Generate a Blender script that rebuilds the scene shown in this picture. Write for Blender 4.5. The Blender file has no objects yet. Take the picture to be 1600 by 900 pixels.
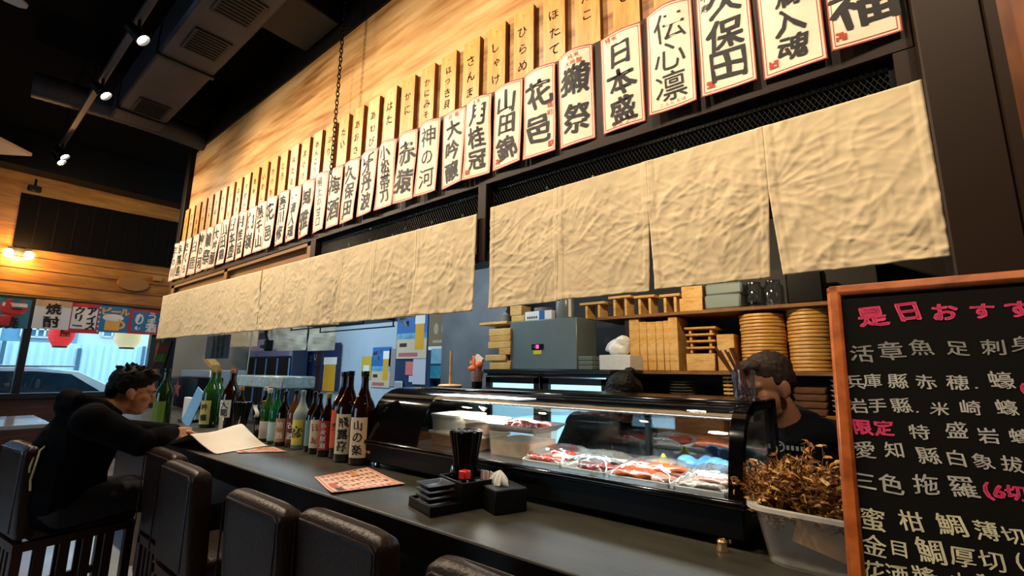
import bpy, bmesh, math, random
from math import radians as R, sin, cos, pi
from mathutils import Vector as V, Matrix as M4, noise, Euler

scene = bpy.context.scene
COL = scene.collection
rng = random.Random(7)

# ------------------------------------------------------------------ camera
CZ = 1.17
FPX = 722.0
ROT = M4(((0.78069, 0.10313, 0.61634), (0.62482, -0.14648, -0.76691), (0.01119, 0.98382, -0.17880))).to_3x3()
def _cam_rot():
    def d(px, py): return V((px - 800, 450 - py, -FPX)).normalized()
    ex = -d(-116, 571); ez = d(843, -3532)
    ez = (ez - ex * ez.dot(ex)).normalized(); ey = ez.cross(ex)
    return M4((ex, ey, ez))
ROT = _cam_rot()
cam = bpy.data.cameras.new('camera'); camo = bpy.data.objects.new('camera', cam); COL.objects.link(camo)
cam.sensor_width = 36; cam.lens = 36 * FPX / 1600; cam.clip_start = .02; cam.clip_end = 200
camo.matrix_world = M4.Translation((0, 0, CZ)) @ ROT.to_4x4()
scene.camera = camo

# ------------------------------------------------------------------ view, world, lights
scene.view_settings.view_transform = 'Standard'; scene.view_settings.look = 'None'
scene.view_settings.gamma = 1; scene.view_settings.use_curve_mapping = False
scene.view_settings.exposure = 0.0
scene.cycles.max_bounces = 8; scene.cycles.transparent_max_bounces = 16
scene.cycles.sample_clamp_indirect = 4
w = bpy.data.worlds.new('World'); scene.world = w; w.use_nodes = True
bg = w.node_tree.nodes['Background']; bg.inputs[0].default_value = (.62, .84, 1, 1); bg.inputs[1].default_value = 3.2

WARM = (1, .81, .60)
def area(name, loc, aim, power, size, color, size_y=None, spread=180):
    l = bpy.data.lights.new(name, 'AREA'); l.energy = power; l.color = color; l.size = size; l.spread = R(spread)
    if size_y: l.shape = 'RECTANGLE'; l.size_y = size_y
    o = bpy.data.objects.new(name, l); COL.objects.link(o); o.location = loc
    o.rotation_euler = (V(aim) - V(loc)).to_track_quat('-Z', 'Y').to_euler(); return o
def spot(name, loc, aim, power, angle, color, blend=.6, radius=.03):
    l = bpy.data.lights.new(name, 'SPOT'); l.energy = power; l.color = color; l.spot_size = R(angle); l.spot_blend = blend
    l.shadow_soft_size = radius
    o = bpy.data.objects.new(name, l); COL.objects.link(o); o.location = loc
    o.rotation_euler = (V(aim) - V(loc)).to_track_quat('-Z', 'Y').to_euler(); return o
# track spots over the front of the bar (the three far ones have their heads in view)
TRACK_Y, TRACK_Z = .52, 3.30
SPOTS = [(-6.02, 145, .35), (-4.37, 135, .55), (-3.41, 100, .7), (-2.45, 92, .7), (-1.5, 78, .75), (-.55, 70, .75)]
for sx, pw, dx in SPOTS:
    spot('track_spot_light', (sx, TRACK_Y + .05, TRACK_Z - .16), (sx + dx, 1.5, 2.2), pw, 150, WARM, 1, .03)
spot('track_spot_light', (-6.2, TRACK_Y + .02, TRACK_Z - .16), (-8, 1.2, 2.5), 90, 110, (1, .72, .38), 1, .03)
spot('track_spot_light', (.45, TRACK_Y, TRACK_Z - .16), (.1, 1.5, 1.7), 46, 80, WARM, .8, .03)
# downlights over the dining room behind the camera
spot('overhead_spot', (-1.2, -.3, 3.7), (-1.0, 1.0, .77), 38, 70, WARM, .8, .08)
spot('overhead_spot', (-3.4, -.9, 3.7), (-3.0, .5, .8), 22, 80, WARM, .8, .08)
# kitchen ceiling panels (hidden above the noren)
area('kitchen_panel_light', (-4.9, 2.35, 2.36), (-4.9, 2.5, 0), 34, 1.2, (.62, .84, 1), .5)
area('kitchen_panel_light', (-2.7, 2.3, 2.36), (-2.7, 2.4, 0), 26, 1.0, (.80, .92, 1), .4)
spot('kitchen_spot_light', (-.85, 1.95, 2.3), (-.5, 3.0, 1.2), 95, 150, (1, .76, .46), 1, .05)
spot('kitchen_spot_light', (-.08, 1.60, 1.63), (-.34, 1.95, 1.1), 8, 80, (1, .82, .62), 1, .05)  # added spot under the lintel to brighten the right chef's face
spot('overhead_spot', (.25, .35, 3.4), (-.12, 1.2, .9), 46, 60, WARM, 1, .06)  # added fill spot for the tub, herbs and right end of the counter
spot('overhead_spot', (.75, .1, 3.6), (.75, 1.5, 2.3), 32, 90, (1, .66, .32), 1, .06)  # added warm fill that brightens the wood wall at the right

# ------------------------------------------------------------------ helpers
def lin(c):
    return tuple(((x / 12.92) if x <= .04045 else ((x + .055) / 1.055) ** 2.4) for x in c)
def hexc(h):
    return lin(tuple(int(h[i:i + 2], 16) / 255 for i in (0, 2, 4)))
MATS = {}
def mat(name, col, rough=.5, metal=0, bump=0, bscale=40, var=0, vscale=8, coat=0, trans=0, emit=0, alpha=1, stretch=(1, 1, 1), col2=None, spec=None, sheen=0, ior=1.45, detail=4):
    if name in MATS: return MATS[name]
    if isinstance(col, str): col = hexc(col)
    if isinstance(col2, str): col2 = hexc(col2)
    m = bpy.data.materials.new(name); m.use_nodes = True; nt = m.node_tree; b = nt.nodes['Principled BSDF']
    b.inputs['Base Color'].default_value = (*col, 1); b.inputs['Roughness'].default_value = rough; b.inputs['Metallic'].default_value = metal
    b.inputs['Coat Weight'].default_value = coat; b.inputs['Transmission Weight'].default_value = trans; b.inputs['IOR'].default_value = ior
    b.inputs['Alpha'].default_value = alpha
    if spec is not None: b.inputs['Specular IOR Level'].default_value = spec
    if emit: b.inputs['Emission Color'].default_value = (*col, 1); b.inputs['Emission Strength'].default_value = emit
    if bump or var or col2:
        tc = nt.nodes.new('ShaderNodeTexCoord'); mp = nt.nodes.new('ShaderNodeMapping'); nt.links.new(tc.outputs['Object'], mp.inputs[0])
        mp.inputs['Scale'].default_value = stretch
    if var or col2:
        n = nt.nodes.new('ShaderNodeTexNoise'); n.inputs['Scale'].default_value = vscale; n.inputs['Detail'].default_value = detail
        nt.links.new(mp.outputs[0], n.inputs[0]); r = nt.nodes.new('ShaderNodeValToRGB'); nt.links.new(n.outputs[0], r.inputs[0])
        c2 = col2 if col2 else tuple(min(1, c * (1 - var)) for c in col)
        c1 = col if col2 else tuple(min(1, c * (1 + var * .5)) for c in col)
        r.color_ramp.elements[0].position = .32; r.color_ramp.elements[1].position = .68
        r.color_ramp.elements[0].color = (*c2, 1); r.color_ramp.elements[1].color = (*c1, 1)
        nt.links.new(r.outputs[0], b.inputs['Base Color'])
    if bump:
        n = nt.nodes.new('ShaderNodeTexNoise'); n.inputs['Scale'].default_value = bscale; n.inputs['Detail'].default_value = 5
        nt.links.new(mp.outputs[0], n.inputs[0]); bn = nt.nodes.new('ShaderNodeBump'); bn.inputs['Strength'].default_value = bump
        bn.inputs['Distance'].default_value = .01
        nt.links.new(n.outputs[0], bn.inputs['Height']); nt.links.new(bn.outputs[0], b.inputs['Normal'])
    MATS[name] = m; return m
def milky(name, col, opacity, rough=.4):
    if name in MATS: return MATS[name]
    m = bpy.data.materials.new(name); m.use_nodes = True; nt = m.node_tree; b = nt.nodes['Principled BSDF']; o = nt.nodes['Material Output']
    b.inputs['Base Color'].default_value = (*hexc(col), 1); b.inputs['Roughness'].default_value = rough
    mx = nt.nodes.new('ShaderNodeMixShader'); t = nt.nodes.new('ShaderNodeBsdfTransparent'); mx.inputs[0].default_value = opacity
    nt.links.new(t.outputs[0], mx.inputs[1]); nt.links.new(b.outputs[0], mx.inputs[2]); nt.links.new(mx.outputs[0], o.inputs[0]); MATS[name] = m; return m
def glass(name, tint=(1, 1, 1), refl=.12, rough=.02):
    if name in MATS: return MATS[name]
    m = bpy.data.materials.new(name); m.use_nodes = True; nt = m.node_tree; nt.nodes.clear()
    o = nt.nodes.new('ShaderNodeOutputMaterial'); mx = nt.nodes.new('ShaderNodeMixShader'); t = nt.nodes.new('ShaderNodeBsdfTransparent')
    g = nt.nodes.new('ShaderNodeBsdfGlossy'); g.inputs['Roughness'].default_value = rough; t.inputs[0].default_value = (*tint, 1)
    lw = nt.nodes.new('ShaderNodeLayerWeight'); lw.inputs[0].default_value = .3
    ml = nt.nodes.new('ShaderNodeMath'); ml.operation = 'MULTIPLY_ADD'; ml.inputs[1].default_value = .5; ml.inputs[2].default_value = refl * .5
    nt.links.new(lw.outputs['Fresnel'], ml.inputs[0]); nt.links.new(ml.outputs[0], mx.inputs[0])
    nt.links.new(t.outputs[0], mx.inputs[1]); nt.links.new(g.outputs[0], mx.inputs[2]); nt.links.new(mx.outputs[0], o.inputs[0])
    MATS[name] = m; return m

_G = {}
def glyph(ch, bold=0.0):
    k = (ch, bold)
    if k in _G: return _G[k]
    cu = bpy.data.curves.new('t', 'FONT'); cu.body = ch; cu.size = 1; cu.align_x = 'CENTER'; cu.align_y = 'CENTER'; cu.offset = bold; cu.resolution_u = 2
    ob = bpy.data.objects.new('t', cu); COL.objects.link(ob); dg = bpy.context.evaluated_depsgraph_get()
    me = bpy.data.meshes.new_from_object(ob.evaluated_get(dg))
    vs = [tuple(v.co[:2]) for v in me.vertices]; fs = [tuple(p.vertices) for p in me.polygons]
    if vs and len(ch) == 1:
        mx_ = (min(v[0] for v in vs) + max(v[0] for v in vs)) / 2; my_ = (min(v[1] for v in vs) + max(v[1] for v in vs)) / 2
        vs = [(a - mx_, b - my_) for a, b in vs]
    bpy.data.objects.remove(ob); bpy.data.curves.remove(cu); bpy.data.meshes.remove(me)
    _G[k] = (vs, fs); return _G[k]

class MB:
    def __init__(s): s.v = []; s.f = []; s.m = []
    def add(s, vs, fs, mi=0, M=None):
        o = len(s.v)
        s.v += [tuple(M @ V(p)) for p in vs] if M is not None else [tuple(p) for p in vs]
        s.f += [tuple(i + o for i in f) for f in fs]; s.m += [mi] * len(fs); return s
    def box(s, c, d, mi=0, bev=0, M=None, rz=0, seg=1):
        bm = bmesh.new(); bmesh.ops.create_cube(bm, size=1)
        for v in bm.verts: v.co = V((v.co.x * d[0], v.co.y * d[1], v.co.z * d[2]))
        if bev: bmesh.ops.bevel(bm, geom=bm.edges[:], offset=min(bev, min(d) * .49), segments=seg, profile=.5, affect='EDGES')
        bm.verts.index_update()
        T = M4.Translation(c) @ M4.Rotation(rz, 4, 'Z')
        if M is not None: T = M @ T
        s.add([v.co.copy() for v in bm.verts], [[v.index for v in f.verts] for f in bm.faces], mi, T); bm.free(); return s
    def bb(s, a, b, mi=0, bev=0, M=None):
        return s.box([(p + q) / 2 for p, q in zip(a, b)], [abs(q - p) for p, q in zip(a, b)], mi, bev, M)
    def tube(s, path, r, seg=10, mi=0, M=None, closed=False, caps=True, sx=1):
        P = [V(p) for p in path]; n = len(P); rr = r if isinstance(r, (list, tuple)) else [r] * n
        vs = []; prev = None
        for i in range(n):
            if closed: t = P[(i + 1) % n] - P[i - 1]
            else: t = P[min(i + 1, n - 1)] - P[max(i - 1, 0)]
            t.normalize()
            if prev is None:
                u = t.orthogonal().normalized()
                if abs(t.z) < .9: u = V((0, 0, 1)); u = (u - t * u.dot(t)).normalized()
            else: u = (prev - t * prev.dot(t)).normalized()
            prev = u; b = t.cross(u)
            for k in range(seg):
                a = 2 * pi * k / seg; vs.append(P[i] + (u * cos(a) + b * sin(a) * sx) * rr[i])
        fs = []
        for i in range(n if closed else n - 1):
            for k in range(seg):
                j = (i + 1) % n; k2 = (k + 1) % seg
                fs.append((i * seg + k, i * seg + k2, j * seg + k2, j * seg + k))
        if caps and not closed: fs += [tuple(range(seg))[::-1], tuple((n - 1) * seg + k for k in range(seg))]
        return s.add(vs, fs, mi, M)
    def lathe(s, prof, c=(0, 0, 0), seg=24, mi=0, M=None, mis=None):
        T = M4.Translation(c)
        if M is not None: T = M @ T
        vs = []; fs = []; ms = []
        for (r, z) in prof:
            for k in range(seg): a = 2 * pi * k / seg; vs.append((max(r, 1e-5) * cos(a), max(r, 1e-5) * sin(a), z))
        for i in range(len(prof) - 1):
            for k in range(seg):
                k2 = (k + 1) % seg; fs.append((i * seg + k, i * seg + k2, (i + 1) * seg + k2, (i + 1) * seg + k)); ms.append(mis[i] if mis else mi)
        s.add(vs, fs, mi, T)
        if mis: s.m[-len(ms):] = ms
        return s
    def cyl(s, a, b, r, seg=16, mi=0, r2=None, M=None): return s.tube([a, b], [r, r2 if r2 is not None else r], seg, mi, M)
    def ell(s, c, r, mi=0, M=None, seg=14, rings=9, rot=None):
        T = M4.Translation(c)
        if rot is not None: T = T @ rot.to_4x4()
        T = T @ M4.Diagonal((*r, 1))
        if M is not None: T = M @ T
        vs = [(0, 0, -1)]; fs = []
        for i in range(1, rings):
            t = pi * i / rings
            for k in range(seg): a = 2 * pi * k / seg; vs.append((sin(t) * cos(a), sin(t) * sin(a), -cos(t)))
        vs.append((0, 0, 1)); L = len(vs) - 1
        for k in range(seg):
            k2 = (k + 1) % seg; fs.append((0, 1 + k2, 1 + k)); fs.append((L, 1 + (rings - 2) * seg + k, 1 + (rings - 2) * seg + k2))
            for i in range(rings - 2): fs.append((1 + i * seg + k, 1 + i * seg + k2, 1 + (i + 1) * seg + k2, 1 + (i + 1) * seg + k))
        return s.add(vs, fs, mi, T)
    def prism(s, poly, h, mi=0, M=None, mi_side=None):   # polygon in local xy, extruded along +z
        n = len(poly); vs = [(x, y, 0) for x, y in poly] + [(x, y, h) for x, y in poly]
        s.add(vs, [tuple(range(n))[::-1], tuple(range(n, 2 * n))], mi, M)
        s.add(vs, [(k, (k + 1) % n, n + (k + 1) % n, n + k) for k in range(n)], mi if mi_side is None else mi_side, M); return s
    def grid(s, fn, nu, nv, mi=0, M=None):
        vs = [fn(i / nu, j / nv) for j in range(nv + 1) for i in range(nu + 1)]
        fs = [(j * (nu + 1) + i, j * (nu + 1) + i + 1, (j + 1) * (nu + 1) + i + 1, (j + 1) * (nu + 1) + i) for j in range(nv) for i in range(nu)]
        return s.add(vs, fs, mi, M)
    def text(s, ch, fn, mi=0, size=1., at=(0, 0), bold=0., wild=0., r=None, sx=1.):   # fn maps sheet (u, v) to space
        vs, fs = glyph(ch); r = r or rng
        sh = r.uniform(-.22, .1) * wild; ro = r.uniform(-.1, .1) * wild; px = r.uniform(0, 50); k = 1 + r.uniform(-.1, .1) * wild
        out = []
        for (x, y) in vs:
            if wild:
                q = noise.noise_vector(V((x * 2.2 + px, y * 2.2, px))) * .09 * wild; x += q.x; y += q.y
            x += sh * y; x, y = x * cos(ro) - y * sin(ro), x * sin(ro) + y * cos(ro)
            out.append((at[0] + x * size * k * sx, at[1] + y * size * k))
        # a heavier brush: the same stroke laid down again a little to each side
        offs = [(0, 0)] if bold < .008 else ([(-1, -.5), (1, .5)] if bold < .015 else [(-1.2, -.7), (1.2, .7), (-.6, .9), (.6, -.9), (0, 0)])
        for ox, oy in offs: s.add([fn(x + ox * bold * size, y + oy * bold * size) for x, y in out], fs, mi)
        return s
    def build(s, name, mats, parent=None, sharp=38, **k):
        me = bpy.data.meshes.new(name); me.from_pydata(s.v, [], s.f)
        if not isinstance(mats, (list, tuple)): mats = [mats]
        for m in mats: me.materials.append(m)
        me.polygons.foreach_set('material_index', s.m)
        if sharp:
            me.polygons.foreach_set('use_smooth', [True] * len(me.polygons)); me.set_sharp_from_angle(angle=R(sharp))
        me.update()
        o = bpy.data.objects.new(name, me); COL.objects.link(o)
        if parent: o.parent = parent
        if k: tag(o, **k)
        return o
def tag(o, label=None, cat=None, group=None, kind=None, loc=None, rz=None):
    if label: o['label'] = label
    if cat: o['category'] = cat
    if group: o['group'] = group
    if kind: o['kind'] = kind
    if loc is not None: o.location = loc
    if rz is not None: o.rotation_euler = (0, 0, rz)
    return o
def thing(name, label, cat, loc=(0, 0, 0), rz=0, group=None):
    o = bpy.data.objects.new(name, None); COL.objects.link(o); o.empty_display_size = .05
    return tag(o, label, cat, group, None, loc, rz)
def copy_thing(o, loc, rz=None, label=None, group=None):
    def cp(a, par):
        c = a.copy(); COL.objects.link(c); c.parent = par
        for ch in list(a.children): cp(ch, c)
        return c
    c = cp(o, None); c.location = loc
    if rz is not None: c.rotation_euler = (0, 0, rz)
    if label: c['label'] = label
    if group: c['group'] = group
    return c
def struct(name, mb, m): o = mb.build(name, m, sharp=0); o['kind'] = 'structure'; return o
ORD = ['', 'first', 'second', 'third', 'fourth', 'fifth', 'sixth', 'seventh', 'eighth', 'ninth', 'tenth', 'eleventh', 'twelfth', 'thirteenth', 'fourteenth',
       'fifteenth', 'sixteenth', 'seventeenth', 'eighteenth', 'nineteenth', 'twentieth', 'twenty-first', 'twenty-second', 'twenty-third', 'twenty-fourth', 'twenty-fifth', 'twenty-sixth', 'twenty-seventh', 'twenty-eighth']
def at(px, py, Y):
    r = ROT @ V((px - 800, 450 - py, -FPX)); return V((0, 0, CZ)) + r * (Y / r.y)
def atx(px, py, X):
    r = ROT @ V((px - 800, 450 - py, -FPX)); return V((0, 0, CZ)) + r * (X / r.x)
def atz(px, py, Z):
    r = ROT @ V((px - 800, 450 - py, -FPX)); return V((0, 0, CZ)) + r * ((Z - CZ) / r.z)
def plane_fn(o, ux, uy):   # sheet (u, v) in metres from o
    o, ux, uy = V(o), V(ux), V(uy); return lambda u, v: o + ux * u + uy * v
def remesh(mb, name, mats, parent, voxel=.006, smooth=4, **k):
    o = mb.build(name, mats, None, sharp=0)
    m = o.modifiers.new('r', 'REMESH'); m.mode = 'VOXEL'; m.voxel_size = voxel
    m2 = o.modifiers.new('s', 'SMOOTH'); m2.iterations = smooth; m2.factor = .5
    dg = bpy.context.evaluated_depsgraph_get(); me = bpy.data.meshes.new_from_object(o.evaluated_get(dg))
    o.modifiers.clear(); old = o.data; o.data = me; bpy.data.meshes.remove(old); me.name = name
    me.polygons.foreach_set('use_smooth', [True] * len(me.polygons))
    if parent: o.parent = parent
    if k: tag(o, **k)
    return o
# ------------------------------------------------------------------ materials
paper = mat('sign_paper', 'EFDFC2', .75, var=.06, vscale=14, bump=.08, bscale=30)
red_ink = mat('red_ink', 'B8432A', .7)
ink = mat('ink', '15110E', .65)
linen = mat('linen', 'DAC49B', .9, var=.08, vscale=9, bump=.62, bscale=15, detail=6)
for n_ in linen.node_tree.nodes:
    if n_.type == 'TEX_NOISE' and abs(n_.inputs['Scale'].default_value - 15) < .1: n_.noise_type = 'RIDGED_MULTIFRACTAL'; n_.inputs['Detail'].default_value = 7; n_.inputs['Roughness'].default_value = .55; n_.inputs['Distortion'].default_value = .4
    if n_.type == 'BUMP': n_.inputs['Distance'].default_value = .012
black_paint = mat('black_paint', '0A0908', .5, spec=.2)
brown_paint = mat('brown_paint', '28190D', .5, spec=.25)
umber = mat('umber_panel', '8E602E', .5, var=.1, vscale=3)
ceil_m = mat('ceiling_black', '050505', .9, spec=.05, bump=.1, bscale=5)
steel_dk = mat('dark_steel', '2A2C2E', .35, metal=.7)
steel = mat('brushed_steel', 'A9ADB0', .3, metal=.9)
stone = mat('counter_stone', '3A382F', .40, var=.45, vscale=5, bump=.05, bscale=60, stretch=(.6, 2.2, 1))
dkwood = mat('dark_wood', '2A150B', .4, var=.4, vscale=6, stretch=(1, 8, 8))
leather = mat('black_leather', '22140E', .36, bump=.22, bscale=120, spec=.35)
white_p = mat('white_plastic', 'E4E2DC', .4)
black_p = mat('black_plastic', '080808', .42, spec=.22)
clear = glass('clear_glass', (.97, .98, .98), .05)
chrome = mat('chrome', 'D8D8D8', .12, metal=1)

def wood_panel_mat(name, c1, c2, c3, stretch, scale, rough=.45):
    m = bpy.data.materials.new(name); m.use_nodes = True; nt = m.node_tree; b = nt.nodes['Principled BSDF']; b.inputs['Roughness'].default_value = rough
    tc = nt.nodes.new('ShaderNodeTexCoord'); mp = nt.nodes.new('ShaderNodeMapping'); mp.inputs['Scale'].default_value = stretch
    nt.links.new(tc.outputs['Object'], mp.inputs[0])
    n = nt.nodes.new('ShaderNodeTexNoise'); n.inputs['Scale'].default_value = scale; n.inputs['Detail'].default_value = 6; n.inputs['Distortion'].default_value = .6
    n2 = nt.nodes.new('ShaderNodeTexNoise'); n2.inputs['Scale'].default_value = scale * 5; n2.inputs['Detail'].default_value = 5
    nt.links.new(mp.outputs[0], n.inputs[0]); nt.links.new(mp.outputs[0], n2.inputs[0])
    a = nt.nodes.new('ShaderNodeMath'); a.operation = 'MULTIPLY_ADD'; a.inputs[1].default_value = .35; nt.links.new(n2.outputs[0], a.inputs[0]); 
    k = nt.nodes.new('ShaderNodeMath'); k.operation = 'MULTIPLY'; k.inputs[1].default_value = .68; nt.links.new(n.outputs[0], k.inputs[0]); nt.links.new(k.outputs[0], a.inputs[2])
    r = nt.nodes.new('ShaderNodeValToRGB'); nt.links.new(a.outputs[0], r.inputs[0]); e = r.color_ramp.elements
    e[0].position = .36; e[0].color = (*hexc(c1), 1); e[1].position = .66; e[1].color = (*hexc(c3), 1)
    x = e.new(.5); x.color = (*hexc(c2), 1); nt.links.new(r.outputs[0], b.inputs['Base Color']); MATS[name] = m; return m
facade_wood = wood_panel_mat('facade_wood', '8A5A2C', 'C08F55', 'D9B078', (.30, 1, 3.0), 2.6, .38)
plank_wood = wood_panel_mat('plank_wood', 'B4742C', 'CC8E3E', 'D8A256', (6, 6, .8), 5)
plank_wood2 = wood_panel_mat('plank_wood_pale', 'C08E52', 'D0A468', 'DDB880', (6, 6, .8), 5)
plank_side_shade = mat('plank_edge_shade', '7A4520', .6)
amber_wood = wood_panel_mat('amber_wood', '7A4A1C', '9A6428', 'B98039', (1, .5, 4), 2.2)
orange_wood = wood_panel_mat('orange_wood', '5E2E0C', '94501A', 'B4702C', (3, 3, .6), 2.5)
red_wood = wood_panel_mat('red_wood', '2B140B', '3E1E10', '522A16', (1, .5, 5), 3)
bamboo = wood_panel_mat('bamboo', 'B07A33', 'C99548', 'DDAE63', (1, 1, 5), 5)
boxwood = wood_panel_mat('box_wood', 'B9863F', 'D2A45C', 'E0B878', (1, 1, 4), 6)
tile_m = mat('floor_tile', 'B4B8C0', .16, var=.25, vscale=2, bump=.03, bscale=8)
grey_plaster = mat('grey_plaster', '5E646A', .7, var=.3, vscale=3, bump=.1, bscale=8)
pale_blue = mat('pale_blue_wall', 'A9BCCB', .6, var=.08, vscale=2)

# ------------------------------------------------------------------ the setting
struct('floor', MB().bb((-8.15, -4.15, -.1), (1.75, 1.95, 0)), tile_m)
struct('floor_kitchen', MB().bb((-8.0, 1.96, -.45), (1.75, 3.6, -.35)), mat('kitchen_floor', '3A3A3A', .5))
struct('ceiling', MB().bb((-8.15, -4.15, 3.95), (1.75, 1.62, 4.05)).bb((-8.15, 1.62, 3.95), (-5.95, 3.6, 4.05)), ceil_m)
struct('ceiling_kitchen', MB().bb((-5.95, 1.63, 2.42), (1.75, 3.6, 2.5)), mat('kitchen_ceiling', '3A3C3E', .7))
wl = MB(); wl.bb((-8.15, -4.15, 2.0), (-8, 3.6, 3.5)); wl.bb((-8.15, 1.97, .84), (-8, 3.6, 2.0)); wl.bb((-8.15, -4.15, .84), (-8, -2.2, 2.0))
struct('wall_left', wl, amber_wood)
struct('wall_left_base', MB().bb((-8.15, -4.15, 0), (-8, 3.6, .84)), red_wood)
struct('trim_1', MB().bb((-8.15, -4.15, 3.5), (-7.72, 3.6, 3.95)), black_paint)
tb = MB()
for k in range(7): tb.bb((-8.0, -2.2, 2.02 + k * .0), (-7.995, 3.4, 2.024))
for z in (2.17, 2.33, 2.48): tb.bb((-8.0, -2.2, z), (-7.994, 3.4, z + .008))
struct('trim_2', tb, mat('plank_gap', '4A2A0E', .7))
wb = MB(); wb.bb((-8.15, -4.15, 0), (-5.2, -4, 3.95)); wb.bb((-2.6, -4.15, 0), (1.75, -4, 3.95)); wb.bb((-5.2, -4.15, 2.6), (-2.6, -4, 3.95)); wb.bb((-5.2, -4.15, 0), (-2.6, -4, .25))
struct('wall_back', wb, amber_wood)
struct('wall_right', MB().bb((1.6, -4.15, -.4), (1.75, 3.6, 3.95)), red_wood)
struct('wall_kitchen', MB().bb((-8.0, 3.46, -.35), (1.6, 3.6, 2.42)), mat('kitchen_wall', '2A2B2E', .7))
struct('wall_kitchen_left', MB().bb((-7.75, 2.05, 0), (-7.65, 3.46, 2.42)), mat('side_grey', '8A8478', .6, var=.15, vscale=2))
struct('wall_side', MB().bb((-6.0, 1.62, 2.42), (-5.92, 3.46, 3.95)), black_paint)
struct('wall_front', MB().bb((-5.89, 1.575, 2.06), (.145, 1.63, 3.585)), facade_wood)
struct('wall_front_top', MB().bb((-5.99, 1.56, 3.585), (1.6, 1.63, 3.95)), black_paint)
struct('wall_front_right', MB().bb((.29, 1.47, .775), (1.6, 1.60, 3.585)), orange_wood)
struct('trim_9', MB().bb((-6.0, 1.525, .775), (-5.89, 1.63, 3.585), 0, .006), black_paint)
fr = MB(); fr.bb((.147, 1.46, .775), (.268, 1.62, 3.585), 0, .004); fr.bb((.268, 1.44, .775), (.288, 1.62, 3.585))
fr.bb((-1.415, 1.50, 1.66), (-1.362, 1.62, 2.03), 0, .003)
struct('trim_3', fr, brown_paint)
struct('trim_4', MB().bb((-5.89, 1.515, 2.03), (.147, 1.575, 2.50), 0, .004).bb((-2.95, 1.515, 1.66), (.147, 1.62, 1.70)).bb((.10, 1.515, 1.70), (.147, 1.62, 2.03)).bb((-2.965, 1.51, 1.66), (-2.90, 1.62, 2.03)), brown_paint)
pn = MB(); pn.bb((-5.89, 1.55, 1.66), (-2.965, 1.6, 2.03))
for xa, xb in ((-5.89, -5.80), (-4.47, -4.40), (-3.03, -2.965)): pn.bb((xa, 1.52, 1.66), (xb, 1.55, 2.03))
pn.bb((-5.89, 1.52, 2.005), (-2.965, 1.55, 2.03)); pn.bb((-5.89, 1.52, 1.66), (-2.965, 1.55, 1.69))
struct('trim_5', pn, umber)
struct('trim_6', MB().bb((-2.90, 1.60, 1.70), (.10, 1.62, 2.03)), black_paint)

# window in the far wall, one pane of glass to each side of the mullion
wf = MB()
for a, b in (((-8.1, -2.2, 1.94), (-7.97, 1.97, 2.0)), ((-8.1, -2.2, .80), (-7.93, 1.97, .86)), ((-8.1, .665, .86), (-7.97, .735, 1.94)), ((-8.1, -2.2, .86), (-7.97, -2.14, 1.94)), ((-8.1, 1.91, .86), (-7.97, 1.97, 1.94)), ((-8.1, -.80, .86), (-7.97, -.74, 1.94))): wf.bb(a, b, 0, .004)
win = struct('window_1', wf, mat('window_frame', '14161A', .4))
for a, b in ((-2.14, -.80), (-.74, .665), (.735, 1.91)): MB().bb((-8.05, a, .86), (-8.044, b, 1.94)).build('glass_pane', glass('window_glass', (.86, .95, 1), .04), win, sharp=0)
wf = MB()
for x in (-5.2, -3.7, -2.66): wf.bb((x, -4.1, .25), (x + .06, -3.98, 2.6))
wf.bb((-5.2, -4.1, .25), (-2.6, -3.98, .31)); wf.bb((-5.2, -4.1, 2.54), (-2.6, -3.98, 2.6))
win2 = struct('window_2', wf, MATS['window_frame'])
MB().bb((-5.14, -4.05, .31), (-2.66, -4.044, 2.54)).build('glass_pane', MATS['window_glass'], win2, sharp=0)

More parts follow.
